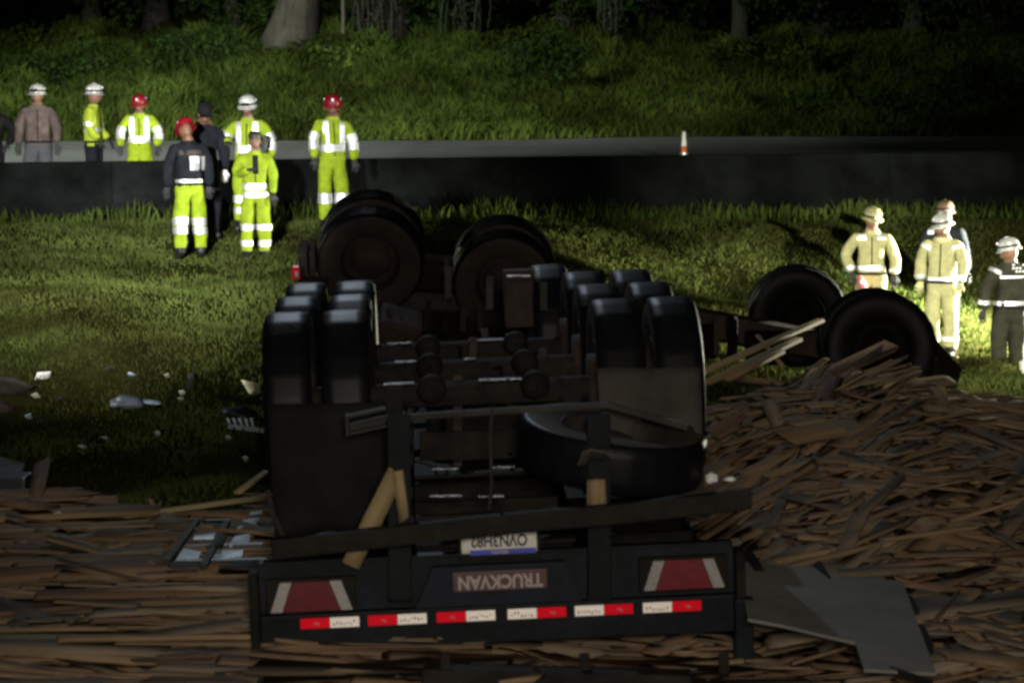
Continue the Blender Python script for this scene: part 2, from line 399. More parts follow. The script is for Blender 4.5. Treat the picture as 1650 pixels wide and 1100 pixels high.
me = fast_mesh('spilled_laths', np.concatenate(Vall), np.concatenate(Fall), Mall)
tag(link('spilled_laths', me, WOODS), label='mass of broken laths and splinters spilled around the overturned trailer', kind='stuff')

# ------------------------------------------------------------------ overturned trailer
TL = P(806, 1035, 12.4)
tr = empty('overturned_trailer', TL, (0, R(-2.2), R(2.5)), 'black flatbed trailer lying upside down on spilled lumber with its wheels in the air', 'trailer')
TM = Matrix.Translation(TL) @ (Matrix.Rotation(R(2.5), 4, 'Z') @ Matrix.Rotation(R(-2.2), 4, 'Y'))
TI = TM.inverted()
def LP(px, py, yl):
    "photo pixel -> trailer coordinates on the plane y = yl of the trailer"
    o = TI @ Vector((0, 0, CAMZ)); q = TI @ P(px, py, 12.); d = q - o
    return o + d * ((yl - o.y) / d.y)

def tyre_prof(Rr=.52, W_=.28, ri=.29):
    h = W_ / 2; p = [(ri, -h * .80), (ri + .04, -h * .93), (Rr - .10, -h), (Rr - .035, -h * .97), (Rr - .006, -h * .86)]
    for g in (-.45, 0, .45): p += [(Rr, h * g)]
    p += [(Rr - .006, h * .86), (Rr - .035, h * .97), (Rr - .10, h), (ri + .04, h * .93), (ri, h * .80)]
    return p
def make_wheel_meshes():
    mb = MB(); n = 72; pr = tyre_prof(); mb.lathe(pr, 'X', n)
    bmesh.ops.recalc_face_normals(mb.bm, faces=mb.bm.faces)
    for f in mb.bm.faces:
        c = f.calc_center_median(); r_ = math.hypot(c.y, c.z)
        f.material_index = 1 if r_ < .478 else 0
    # lateral tread sipes: push alternate shoulder vertices in
    for v in mb.bm.verts:
        r_ = math.hypot(v.co.y, v.co.z)
        if r_ > .508:
            k = int(round(math.atan2(v.co.z, v.co.y) / (2 * PI / n)))
            if k % 3 == 0: v.co.y *= .988; v.co.z *= .988
    me = bpy.data.meshes.new('tyre'); mb.bm.to_mesh(me); mb.bm.free()
    me.materials.append(M['rubber']); me.materials.append(M['sidewall'])
    me.polygons.foreach_set('use_smooth', [True] * len(me.polygons))
    mb = MB()
    mb.lathe([(.292, -.12), (.30, -.13), (.285, -.115), (.27, -.05), (.26, .03), (.20, .055), (.17, .05), (.165, .0), (.12, -.02), (.115, -.07), (.06, -.09), (.001, -.092)], 'X', 40)
    mb.lathe([(.292, -.12), (.285, .12), (.30, .13), (.292, .125), (.26, .10), (.255, .035)], 'X', 40)
    for k in range(10):
        t = 2 * PI * k / 10; mb.tube([(.02, .225 * math.cos(t), .225 * math.sin(t)), (.075, .225 * math.cos(t), .225 * math.sin(t))], .014, 6)
        mb.tube([(-.0, .14 * math.cos(t), .14 * math.sin(t)), (-.05, .14 * math.cos(t), .14 * math.sin(t))], .014, 6)
    bmesh.ops.recalc_face_normals(mb.bm, faces=mb.bm.faces)
    mr_ = bpy.data.meshes.new('rim'); mb.bm.to_mesh(mr_); mb.bm.free(); mr_.materials.append(M['rim'])
    mr_.polygons.foreach_set('use_smooth', [True] * len(mr_.polygons))
    return me, mr_
TY, RM = make_wheel_meshes()
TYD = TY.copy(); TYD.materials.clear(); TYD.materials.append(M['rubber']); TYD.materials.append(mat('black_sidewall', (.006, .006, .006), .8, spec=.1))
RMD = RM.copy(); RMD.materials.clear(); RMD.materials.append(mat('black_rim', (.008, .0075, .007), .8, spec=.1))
def wheel(parent, loc, rot=(0, 0, 0), sc=1., flip=False):
    ty = bpy.data.objects.new('tyre', TY); COL.objects.link(ty); ty.parent = parent; ty.location = loc
    ty.rotation_euler = (rot[0] + random.uniform(0, .3), rot[1], rot[2]); ty.scale = (sc,) * 3
    r_ = bpy.data.objects.new('rim', RM); COL.objects.link(r_); r_.parent = ty
    if flip: r_.rotation_euler = (0, 0, PI)
    return ty
def beamI(mb, a, b, h, wf=.13, t=.014):
    a = Vector(a); b = Vector(b)
    mb.bar(a + Vector((0, 0, h / 2 - t / 2)), b + Vector((0, 0, h / 2 - t / 2)), wf, t)
    mb.bar(a - Vector((0, 0, h / 2 - t / 2)), b - Vector((0, 0, h / 2 - t / 2)), wf, t)
    mb.bar(a, b, .012, h - 2 * t - .002)

# deck, rails, crossmembers
mb = MB(); mb.box((0, 3.9, .02), (2.5, 7.7, .035)); mb.build('deck', M['frame'], tr)
for s in (-1, 1):
    mb = MB(); beamI(mb, (s * .50, .10, .34), (s * .50, 7.7, .34), .56); mb.build('chassis_rail', M['frame'], tr)
    mb = MB(); mb.bar((s * 1.26, .12, .10), (s * 1.26, 7.7, .10), .05, .16, bev=.006); mb.build('side_rail', M['frame'], tr)
for k in range(12):
    yk = .45 + k * .62; mb = MB()
    mb.bar((-1.23, yk, .19), (-.56, yk, .19), .07, .13, bev=.008); mb.bar((.56, yk, .19), (1.23, yk, .19), .07, .13, bev=.008)
    mb.bar((-.43, yk, .42 + .02 * (k % 2)), (.43, yk, .42 + .02 * (k % 2)), .06, .16, bev=.012)
    mb.build('crossmember', M['frame'], tr)
mb = MB()                      # bright strips added as glints on the crossmembers
for (x0, x1, py, yl) in ((690, 745, 798, .8), (770, 812, 799, .8), (703, 745, 717, 1.25), (790, 830, 752, 1.05), (695, 740, 755, 1.02)):
    mb = MB(); a = LP(x0, py, yl); b = LP(x1, py - 1, yl); mb.bar(a, b, .06, .014, bev=.004); mb.build('glint_strip', M['glint'], tr)
mb = MB(); mb.box((0, .42, .50), (.86, .5, .02)); mb.box((0, 1.0, .47), (.86, .6, .02)); mb.build('belly_plate', M['frame'], tr)
mb = MB(); mb.box((0, 2.9, .72), (.84, 3.4, .02)); mb.build('belly_plate', M['frame'], tr)
for k_ in range(7):
    mb = MB(); mb.bar((random.uniform(-.4, -.1), 1.2 + k_ * .55, .9), (random.uniform(.1, .42), 1.25 + k_ * .55, .9 + random.uniform(-.05, .1)), .05, random.uniform(.15, .3), bev=.01); mb.build('suspension_bracket', M['frame'], tr)
for k_ in range(8):
    x_ = random.uniform(-.42, .42); y_ = random.uniform(1.3, 5); mb = MB(); mb.bar((x_, y_, .7), (x_ + random.uniform(-.05, .05), y_, random.uniform(1.1, 1.32)), .04, .05, up=(1, 0, 0)); mb.build('spring_bolt', M[random.choice(('rust', 'frame', 'dusty'))], tr)
# axles with drums, chambers and leaf springs
AX = [1.5, 2.75, 4.0]; AZ = 1.16
for i, ya in enumerate(AX):
    mb = MB(); mb.tube([(-1.0, ya, AZ), (1.0, ya, AZ)], .075, 16); mb.box((0, ya, AZ + .0), (.9, .13, .13), bev=.02)
    mb.build('axle', M['frame'], tr)
    mb = MB()
    for (x0, x1) in (((-.58, -.40), (-.02, .30)) if i != 1 else ((-.52, -.38), (-.08, .0))):
        mb = MB(); mb.bar((x0, ya - .035, AZ + .078), (x1, ya - .035, AZ + .078), .045, .012, bev=.004); mb.build('glint_strip', M['glint'], tr)  # added bright strip standing in for the axle-top highlight
    for s in (-1, 1):
        mb = MB()
        mb.lathe([(.02, -.1), (.20, -.1), (.21, .06), (.02, .06)], 'X', 24, (s * .72, ya, AZ)); mb.build('brake_drum', M['rust'], tr, True)
        mb = MB(); mb.lathe([(.01, -.10), (.07, -.10), (.085, -.02), (.085, .02), (.07, .10), (.01, .10)], 'Y', 16, (s * .30, ya - .22, AZ + .06)); mb.build('brake_chamber', M['frame'], tr, True)
        mb = MB()
        for q in range(5):
            hl = .56 - q * .07; zz = AZ - .1 - q * .022
            mb.tube([(s * .52, ya - hl, zz - .10), (s * .52, ya - hl / 2, zz - .03), (s * .52, ya, zz), (s * .52, ya + hl / 2, zz - .03), (s * .52, ya + hl, zz - .10)], .018, 6)
        mb.box((s * .52, ya - .06, AZ - .08), (.1, .03, .3)); mb.box((s * .52, ya + .06, AZ - .08), (.1, .03, .3))
        mb.build('leaf_spring', M['frame'], tr)
        mb = MB(); mb.box((s * .51, ya + .62, .78), (.10, .2, .42), bev=.01); mb.build('spring_hanger', M['dusty'], tr)
        for q in (0, 1):
            wheel(tr, (s * (.785 + .335 * q), ya, AZ + (.0)), sc=1.0, flip=(s > 0))
wheel(tr, (.62, 5.25, AZ - .02), flip=True)
# rear header
hd = MB(); hd.box((0, .05, .10), (2.52, .10, .20), bev=.008)
hd.build('rear_rail', M['panel'], tr)
mb = MB(); mb.box((-.84, .085, .335), (.84, .03, .268)); mb.box((.84, .085, .335), (.84, .03, .268)); mb.box((0, .10, .335), (.84, .02, .268))
mb.box((0, .07, .475), (2.5, .09, .012)); mb.build('rear_panel', M['panel'], tr)
for s in (-1, 1):
    mb = MB(); mb.box((s * 1.285, .04, .22), (.05, .16, .44), bev=.01); mb.build('end_cap', M['frame'], tr)
# sloping centre plate
mb = MB(); T_ = Matrix.Translation((0, 0, 0))
mb.prism([(-.44, .205), (-.34, .42), (.36, .42), (.44, .205)], .0, .065); mb.build('centre_plate', mat('bluish_centre_plate', (.007, .010, .016), .55, var=.4, scale=5, spec=.12), tr)
# upside-down maker badge
mb = MB(); mb.box((.012, -.004, .335), (.50, .008, .105), bev=.004); bd = mb.build('badge_plate', M['badge'], tr)
tm = text_mesh('TRUCKVAN', .098)
for v in tm.vertices: v.co = Vector((-v.co.x * .86 + .012, -.0115 - v.co.z, -v.co.y + .335))
lt = link('badge_letters', tm, M['letter'], bd)
# licence plate, upside down
pc = LP(804, 873, .03)
mb = MB(); mb.box((pc.x, .03, pc.z), (.40, .008, .13), bev=.005); pl_ = mb.build('licence_plate', M['plate'], tr)
mb = MB(); mb.box((pc.x + .02, .0245, pc.z - .0495), (.35, .004, .028)); mb.build('blue_band', M['blue'], pl_)
tm = text_mesh('OVN3H82', .085)
for v in tm.vertices: v.co = Vector((-v.co.x * .80 + pc.x, .0235 - v.co.z, -v.co.y + pc.z + .012))
link('plate_characters', tm, M['ink'], pl_)
tm = text_mesh('BRASIL', .026)
for v in tm.vertices: v.co = Vector((-v.co.x * 1.2 + pc.x + .0, .021 - v.co.z * .5, -v.co.y + pc.z - .0495))
link('plate_country', tm, M['letter'], pl_)
mb = MB(); mb.box((pc.x, .06, pc.z - .02), (.44, .03, .16), bev=.006); mb.build('plate_bracket', M['frame'], tr)
# tail lamps
def tail(cx, cz, wide_top, patt):
    rt = MB(); hw = .215; hz = .078
    rt.box((cx, .02, cz), (hw * 2 + .04, .05, hz * 2 + .03), bev=.01); h_ = rt.build('tail_lamp', M['frame'], tr)
    a, b = (hw, hw - .055)                     # bottom half width, top half width
    def quad(x0b, x1b, x0t, x1t, m, nm, y0=-.022):
        q = MB(); q.prism([(cx + x0b, cz - hz), (cx + x0t, cz + hz), (cx + x1t, cz + hz), (cx + x1b, cz - hz)], y0, -.0055); q.build(nm, m, h_)
    quad(-a + .065, a - .065, -b + .065 - .0, b - .065, M['lens'], 'red_lens')
    quad(-a, -a + .06, -b, -b + .06, M['lensw'], 'side_reflector', -.024)
    quad(a - .06, a, b - .06, b, M['lensw'], 'side_reflector', -.024)
tail(-.985, .30, 0, 0); tail(.985, .325, 0, 0)
# red and white marking tapes
for k, px in enumerate((530, 640, 752, 868, 978, 1090)):
    cx = (px - 806) / 309.
    for q in (0, 1):
        red = (q == 0) == (k < 3); x0 = cx - .155 + q * .156
        mb = MB(); mb.box((x0 + .0765, -.003, .152), (.153, .004, .054))
        o = mb.build('red_tape' if red else 'white_tape', M['taper'] if red else M['tapew'], tr)
        mk = MB()                                # worn marks printed on the tape
        if red:
            mk.box((x0 + .08, -.0060, .152), (.022, .001, .006)); mk.box((x0 + .092, -.0060, .147), (.007, .001, .012))
            mk.build('tape_print', M['lensw'], o)
        else:
            for j in range(7): mk.box((x0 + .02 + j * .018, -.0060, .147 + random.uniform(-.008, .01)), (.009, .001, random.uniform(.006, .016)), Matrix.Rotation(random.uniform(-.6, .6), 4, 'Y'))
            mk.build('tape_print', mat('tape_print_grey', (.22, .21, .2), .7), o)
# hanging corner post on the right
mb = MB(); a = LP(1198, 962, -.03); b = LP(1199, 1100, -.03); mb.bar(a, b, .10, .085, up=(0, 1, 0), bev=.012); mb.build('corner_post', M['panel'], tr)
# under-run guard: bent bar, two uprights, thin channel above
mb = MB(); pts = [LP(438, 884, -.24), LP(640, 862, -.24), LP(820, 842, -.24), LP(1000, 826, -.24), LP(1206, 803, -.22)]
for a, b in zip(pts, pts[1:]): mb.bar(a, b + (b - a).normalized() * .012, .09, .105, bev=.012)
mb.build('under_run_bar', mat('dusty_black_bar', (.012, .0115, .009), .7, var=.4, scale=6, bump=.2, spec=.1), tr)
for (px, w_) in ((645, .125), (966, .125)):
    mb = MB(); a = LP(px, 968, -.045); b = LP(px - 2, 668, .20)
    mb.bar(a, b, .09, w_, up=(1, 0, 0), bev=.01); mb.build('guard_upright', mat('dusty_upright', (.007, .009, .010), .7, var=.3, scale=6, bump=.2, spec=.1), tr)
mb = MB(); A = [LP(562, 688, .22), LP(620, 674, .25), LP(800, 662, .3), LP(980, 652, .3), LP(1108, 688, .25)]
for a, b in zip(A, A[1:]):
    mb.bar(a, b, .07, .03, bev=.004)
mb.build('cross_channel', M['dusty'], tr)
mb = MB(); a = LP(562, 697, .22); b = LP(622, 684, .24)
mb.bar(a, b, .10, .012); mb.bar(a + Vector((0, 0, .09)), b + Vector((0, 0, .09)), .10, .012); mb.bar(a + Vector((-.006, 0, -.01)), a + Vector((-.006, 0, .10)), .11, .012, up=(1, 0, 0))
mb.build('channel_end', M['dusty'], tr)
mb = MB(); mb.tube([LP(794, 655, .2), LP(790, 700, .15), LP(792, 780, .1), LP(788, 820, .1)], .009, 6); mb.build('hanging_cable', M['dusty'], tr)
# mud flaps standing behind the wheels
def flapmesh(name, pts, m, bulge, yl, thick=.012):
    "pts: px polygon (left-bottom, right-bottom, right-top, left-top)"
    lb, rb, rt_, lt_ = [LP(p[0], p[1], yl) for p in pts]; nx, nzz = 10, 10; V = []; F = []
    for sgn in (0, 1):
        for j in range(nzz + 1):
            for i in range(nx + 1):
                a = lb.lerp(rb, i / nx); b = lt_.lerp(rt_, i / nx); q = a.lerp(b, j / nzz)
                q = q + Vector((0, bulge * math.sin(PI * j / nzz) + .02 * math.sin(i * .9) + sgn * thick - (.09 * max(0, 1 - j / 3) ** 2 * (1 if i < 3 else .3)), 0)); V.append(q)
    n1 = (nx + 1) * (nzz + 1)
    for j in range(nzz):
        for i in range(nx):
            k = j * (nx + 1) + i; F.append((k, k + 1, k + nx + 2, k + nx + 1)); F.append((k + n1, k + n1 + nx + 1, k + n1 + nx + 2, k + n1 + 1))
    for i in range(nx):
        for j in (0, nzz): k = j * (nx + 1) + i; F.append((k, k + n1, k + n1 + 1, k + 1))
    for j in range(nzz):
        for i in (0, nx): k = j * (nx + 1) + i; F.append((k, k + nx + 1, k + n1 + nx + 1, k + n1))
    o = link(name, fast_mesh(name, V, F), m, tr, True); return o
flapmesh('mud_flap', [(444, 862), (628, 850), (622, 648), (431, 652)], M['flapd'], -.05, .85)
flapmesh('mud_flap', [(975, 800), (1134, 790), (1128, 592), (962, 594)], M['flap'], -.03, .88)
mb = MB(); mb.tube([LP(431, 790, .78), LP(440, 830, .76), LP(455, 862, .74)], .016, 6); mb.build('flap_edge', M['dusty'], tr)
# spare wheel lying flat on the chassis
sp = wheel(tr, LP(985, 722, .62) + Vector((0, 0, 0)), (0, R(90), 0)); sp.rotation_euler = (0, R(90 + 6), R(0)); sp.name = 'spare_tyre'
q = Matrix.Rotation(R(9), 4, 'Y') @ Matrix.Rotation(R(6), 4, 'X') @ Matrix.Rotation(R(90), 4, 'Y'); sp.rotation_euler = q.to_euler()
# air tank and hoses between the axles
mb = MB(); mb.lathe([(.01, -.3), (.09, -.3), (.12, -.26), (.12, .26), (.09, .3), (.01, .3)], 'X', 20, (.02, 3.4, .85)); mb.build('air_tank', M['frame'], tr, True)
mb = MB()
for k in range(9):
    x0 = random.uniform(-.45, .45); y0 = random.choice(AX) + random.uniform(-.4, .4)
    mb = MB(); mb.tube([(x0, y0, .9), (x0 + random.uniform(-.1, .1), y0 + .1, 1.2), (x0 + random.uniform(-.2, .2), y0 + .3, 1.15), (x0 + random.uniform(-.3, .3), y0 + .5, .8)], .012, 6); mb.build('air_hose', M['rubber'], tr)
for (px, py0, py1, yl) in ((789, 445, 498, 4.6), (722, 430, 480, 5.6), (876, 455, 500, 4.4)):
    mb = MB(); mb.bar(LP(px, py0, yl), LP(px, py1, yl), .02, .05, up=(1, 0, 0)); mb.build('support_strut', M['dusty'], tr)
mb = MB(); a = LP(816, 447, 4.9); b = LP(856, 447, 4.9); mb.bar(a, b, .25, .03, bev=.01)
c = LP(836, 480, 5.0); mb.box(c, (.22, .2, .42), bev=.02); mb.build('axle_bracket', M['rust'], tr)
mb = MB(); mb.bar(LP(816, 444, 4.78), LP(854, 444, 4.78), .03, .012); mb.build('glint_strip', M['glint'], tr)  # bright strip added as a glint on the bracket top

# ------------------------------------------------------------------ other overturned running gear
def running_gear(name, label, cat, cpx, cpy, Y, yaw, tilt, roll, wheels, frame, extra=True):
    t = empty(name, P(cpx, cpy, Y), (0, 0, 0), label, cat)
    t.rotation_euler = (Matrix.Rotation(R(yaw), 4, 'Z') @ Matrix.Rotation(R(tilt), 4, 'X') @ Matrix.Rotation(R(roll), 4, 'Y')).to_euler()
    for (x, y, z, s) in wheels:
        ty = wheel(t, (x, y, z), (0, 0, PI / 2), s); ty.rotation_euler = (0, random.uniform(0, .2), PI / 2)
    for f in frame:
        mb = MB(); mb.bar(f[0], f[1], f[2], f[3], bev=.01); mb.build(f[4], f[5], t)
    return t
# local: x along the tandem, y along the axle (away from camera), wheels facing -y
rg = running_gear('overturned_dolly', 'upside down tandem axle unit with big rusty wheels facing the camera beyond the trailer', 'truck dolly', 597, 418, 23.2, 0, 24, 0,
    [(0, 0, 0, 1.02), (0, .34, 0, 1.02), (1.30, .45, -.48, 1.0), (1.30, .79, -.48, 1.0)],
    [((0, -.05, 0), (0, .9, 0), .15, .15, 'axle', M['frame']), ((1.30, .4, -.48), (1.30, 1.3, -.48), .15, .15, 'axle', M['frame']),
     ((-.5, .95, -.62), (2.2, .95, -1.0), .16, .36, 'chassis_rail', M['frame']), ((-.5, 1.8, -.95), (2.2, 1.8, -1.3), .16, .36, 'chassis_rail', M['frame'])])
for cx_, cy_, cz_ in ((0, -.03, 0), (1.30, .42, -.48)):
    mb = MB(); mb.lathe([(.02, -.06), (.17, -.06), (.19, .04), (.24, .08)], 'Y', 32, (cx_, cy_, cz_)); mb.build('brake_drum', M['rust'], rg, True)
for (px0, px1, py0, py1, Y, mm) in ((483, 497, 392, 446, 22.6, 'dusty'), (499, 510, 390, 440, 22.8, 'dusty'), (716, 726, 418, 490, 22.8, 'dusty')):
    a = rg.matrix_basis  # plates beside the wheels
    loc, rot = rg.location, rg.rotation_euler.to_matrix().to_4x4(); MI = (Matrix.Translation(loc) @ rot).inverted()
    mb = MB(); A_ = MI @ P(px0, py1, Y); B_ = MI @ P(px1, py0, Y); C_ = (A_ + B_) / 2
    mb.box(C_, (abs(B_.x - A_.x), .3, abs(B_.z - A_.z)), bev=.02); mb.build('fender_plate', M[mm], rg)
mb = MB(); c = MI @ P(477, 439, 22.1); mb.box(c, (.075, .05, .13), bev=.012); o = mb.build('red_marker_lamp', mat('lit_marker_lens', (.8, .02, .03), .3, var=.3), rg)
mb = MB(); c2 = MI @ P(478, 442, 22.07); mb.box(c2, (.03, .01, .05)); mb.build('marker_reflector', M['tape'], o)
mb = MB(); mb.bar(MI @ P(480, 450, 22.3), MI @ P(530, 450, 22.3), .03, .06); mb.build('lamp_bracket', M['frame'], rg)

mb = MB(); c = MI @ P(765, 500, 24.4); mb.box(c, (2.7, .9, .5), bev=.04); mb.build('crushed_bed', M['frame'], rg)
mb = MB(); c = MI @ P(640, 535, 21.6); mb.box(c, (.4, .4, .35), Matrix.Rotation(.3, 4, 'Y'), bev=.05); mb.build('side_box', M['rust'], rg)
for k in range(9):
    px = 625 + k * 30; mb = MB(); mb.bar(MI @ P(px, 535, 21.4), MI @ P(px + random.uniform(-12, 12), random.uniform(485, 515), 21.5), .05, random.uniform(.03, .1), up=(0, 1, 0), bev=.005); mb.build('bent_bracket', M[random.choice(('rust', 'frame', 'dusty'))], rg)

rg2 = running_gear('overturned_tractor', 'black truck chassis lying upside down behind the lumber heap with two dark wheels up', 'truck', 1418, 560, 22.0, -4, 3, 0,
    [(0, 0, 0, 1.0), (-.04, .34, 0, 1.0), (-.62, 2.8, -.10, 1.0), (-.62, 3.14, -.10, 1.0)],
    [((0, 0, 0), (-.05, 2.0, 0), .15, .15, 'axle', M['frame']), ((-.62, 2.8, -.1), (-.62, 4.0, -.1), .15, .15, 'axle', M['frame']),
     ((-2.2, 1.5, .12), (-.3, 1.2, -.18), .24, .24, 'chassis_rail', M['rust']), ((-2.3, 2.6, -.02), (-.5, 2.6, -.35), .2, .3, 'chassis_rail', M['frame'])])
loc, rot = rg2.location, rg2.rotation_euler.to_matrix().to_4x4(); MI = (Matrix.Translation(loc) @ rot).inverted()
mb = MB()
for (px, py, Y, sx, sz) in ((1180, 545, 22.5, .10, .4), (1140, 550, 22.3, .16, .3), (1235, 560, 22.6, .4, .3)):
    c = MI @ P(px, py, Y); mb.box(c, (sx, .3, sz), bev=.03)
mb.build('suspension_box', mat('matt_black_box', (.008, .007, .006), .95, spec=.05), rg2)
mb = MB(); c = MI @ P(1155, 540, 22.0); mb.box(c, (.05, .1, .35)); mb.build('suspension_plate', M['dusty'], rg2)
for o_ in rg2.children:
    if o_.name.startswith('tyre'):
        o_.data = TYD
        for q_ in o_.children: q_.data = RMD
# torn cab shell / fender sloping down on the right of the near wheel
V = []; F = []
prof_px = [(1440, 484), (1470, 500), (1500, 530), (1525, 560), (1550, 588)]
for j, (px, py) in enumerate(prof_px):
    for dY in (0, .7): V.append(MI @ P(px, py + 6, 22.45 + dY))
    V.append(MI @ P(px - 8, 625, 22.5)); V.append(MI @ P(px - 8, 625, 23.1))
for j in range(len(prof_px) - 1):
    a = j * 4; b = a + 4; F += [(a, b, b + 1, a + 1), (a, a + 2, b + 2, b), (a + 1, b + 1, b + 3, a + 3)]
link('torn_fender', fast_mesh('torn_fender', V, F), M['frame'], rg2)

# ------------------------------------------------------------------ individual boards on the pile
n_ind = 0
ZL = {'left': 'spilled boards on the left pile', 'mid': 'boards under the trailer tail', 'right': 'boards on the right heap', 'crest': 'boards on the heap crest'}
while n_ind < 285:
    y = 10.9 + 9.5 * random.random() ** 1.25; hw = y * .222; x = random.uniform(-hw, hw)
    if y > float(lumber_edge(x)) - .3: continue
    if -1.2 < x < 1.15 and y > 12.1: continue
    if 1.15 < x < 2.1 and 10.9 < y < 13.7: continue
    L_, mi, me = random.choice(BMESH)
    if mi == 4 and random.random() < .7: continue
    a = board_dir(x, y); p = slope_rot(x, y, a, L_) + random.gauss(0, .025 if x < 1 else .07)
    if x > 1.3 and x < 2.0 and y < 14: a = abs(a)
    o = bpy.data.objects.new('broken_board', me); COL.objects.link(o)
    o.location = (x, y, float(LH(x, y)) + random.uniform(.012, .05)); o.rotation_euler = place_rot(a, p, random.gauss(0, .2)).to_euler()
    z = 'mid' if abs(x) < 1.3 else 'left' if x < 0 else 'crest' if y > 16 else 'right'
    ln = 'long' if L_ > 1.5 else 'short' if L_ < 1.0 else 'medium'
    aw = (a + PI / 2) % PI - PI / 2
    dr = 'level' if abs(aw) < R(9) else 'rising rightwards' if aw > 0 else 'falling rightwards'
    wd_ = 'wide' if me.vertices[7].co.y > .05 else 'narrow'
    fx = x / (y * .215)
    if z == 'mid': where = 'below the ' + ('left tail lamp' if x < -.4 else 'right tail lamp' if x > .4 else 'maroon badge')
    elif z == 'left': where = (('at the left end of the pile' if fx < -.8 else 'near the slatted frame' if fx > -.55 else 'midway along the left pile') if y > 13.2 else ('in the lower left corner' if fx < -.75 else 'beside the left trailer corner'))
    elif z == 'right': where = 'on the right heap ' + (('beside the trailer' if fx < .55 else 'right side' if fx > .8 else 'at mid slope') if y > 13.6 else ('round the grey sheet' if fx < .8 else 'past the grey sheet'))
    else: where = 'on the crest ' + ('beside the trailer wheels' if fx < .5 else 'below the near dark wheel' if fx < .8 else 'near the right edge')
    tag(o, f'{ln} {wd_} {TONE[mi]} board {dr} {where}', 'board', ZL[z]); n_ind += 1
def pix(q):
    q = Vector(q) - Vector((0, 0, CAMZ)); c, s_ = math.cos(PITCH), math.sin(PITCH)
    dz = q.y * c - q.z * s_; uy = q.y * s_ + q.z * c
    return 825 + FPX * q.x / dz, 550 - FPX * uy / dz
def drop(q):
    px, py = pix(q); return PS(px, py, .035)
def plank(a, b, w_, t, mi, label, up=(0, 0, 1), name='broken_plank'):
    a = Vector(a); b = Vector(b)
    if up[2] and 'lath reaching' not in label and 'raised' not in label and 'yellow laths' not in label and 'poking' not in label and 'far edge' not in label: a, b = drop(a), drop(b)
    V, F = board_geo((b - a).length, w_, t, 0, w_ * .6)
    x = (b - a).normalized(); y = Vector(up).cross(x).normalized(); z = x.cross(y)
    me = fast_mesh(name, V, F); o = link(name, me, WOODS[mi] if isinstance(mi, int) else mi)
    o.matrix_world = Matrix.Translation((a + b) / 2) @ Matrix((x, y, z)).transposed().to_4x4()
    return tag(o, label, 'plank')
# Named planks seen singly: (px,py,Y) ends
plank(P(560, 920, 12.23), P(644, 750, 12.25), .10, .035, 4, 'pale yellow plank leaning up across the trailer tail', up=(0, 1, 0))
plank(P(640, 752, 12.20), P(652, 842, 12.24), .055, .03, 4, 'short snapped plank end hanging from the leaning yellow plank', up=(0, 1, 0))
plank(P(960, 765, 12.20), P(962, 838, 12.24), .10, .05, 1, 'stubby upright wood block by the right guard upright', up=(0, 1, 0))
plank(P(1508, 620, 16.7), P(1530, 712, 16.1), .12, .03, 4, 'pale board standing upright on the crest of the right heap', up=(0, 1, 0))
plank(P(1235, 642, 16.6), P(1258, 690, 16.3), .10, .03, 3, 'short grey board standing on end on the right heap', up=(0, 1, 0))
plank(P(1130, 600, 17.3), P(1325, 515, 19.2), .06, .03, 4, 'long yellow lath reaching up behind the trailer wheels')
plank(P(1135, 618, 17.1), P(1290, 545, 18.6), .07, .03, 4, 'second yellow lath just below the longest raised one')
plank(P(1170, 612, 16.9), P(1262, 565, 17.8), .05, .03, 1, 'short pale lath under the two yellow laths')
plank(P(1220, 540, 18.8), P(1262, 590, 17.9), .03, .02, 4, 'thin crooked stick crossing the yellow laths')
plank(P(1290, 735, 14.6), P(1385, 660, 15.8), .10, .03, 0, 'brown plank rising diagonally in the middle of the right heap')
plank(P(1400, 690, 15.8), P(1490, 655, 16.6), .12, .03, 4, 'pale yellow splintered plank below the heap crest')
plank(P(1180, 720, 14.4), P(1310, 650, 15.8), .08, .03, 3, 'greyed plank slanting beside the right mud flap')
plank(P(1440, 620, 16.9), P(1545, 575, 17.9), .09, .03, 2, 'reddish plank slanting under the near dark wheel')
plank(P(1450, 895, 12.9), P(1650, 918, 12.6), .05, .03, 1, 'long pale lath lying level at the right edge')
plank(P(1480, 760, 14.4), P(1595, 742, 14.8), .06, .03, 1, 'pale lath lying on the dark side of the right heap')
plank(P(0, 835, 15.9), P(155, 880, 14.9), .05, .03, 3, 'long greenish grey lath sloping down at the left edge')
plank(P(195, 832, 15.9), P(432, 800, 16.3), .05, .03, 4, 'long pale lath along the far edge of the left pile')
plank(P(380, 795, 16.3), P(432, 758, 16.9), .05, .02, 4, 'thin pale lath poking up against the left mud flap')
plank(P(165, 828, 15.9), P(245, 885, 14.9), .04, .02, 3, 'thin grey stick sloping on the left pile')
plank(P(0, 1000, 12.5), P(200, 1006, 12.4), .05, .035, 1, 'pale lath lying level in the lower left corner')
plank(P(0, 935, 13.5), P(75, 925, 13.7), .06, .03, 0, 'brown board at the left edge of the pile')
plank(P(240, 1052, 12.0), P(420, 1062, 11.9), .05, .035, 1, 'pale lath below the left corner of the trailer tail')
plank(P(640, 1050, 12.0), P(840, 1062, 11.8), .05, .03, 1, 'pale lath lying level below the red and white tapes')
plank(P(860, 1068, 11.75), P(1010, 1078, 11.7), .04, .03, 3, 'grey lath lying behind the black bar')
plank(P(255, 950, 13.4), P(310, 985, 12.9), .05, .03, 2, 'reddish stick slanting below the bent slatted frame')
plank(P(10, 790, 16.9), P(78, 815, 16.6), .35, .06, 0, 'wide brown board at the far left edge of the pile')
plank(P(55, 815, 16.4), P(70, 740, 17.2), .12, .03, 2, 'reddish brown board standing at the left edge of the ditch', up=(0, 1, 0))

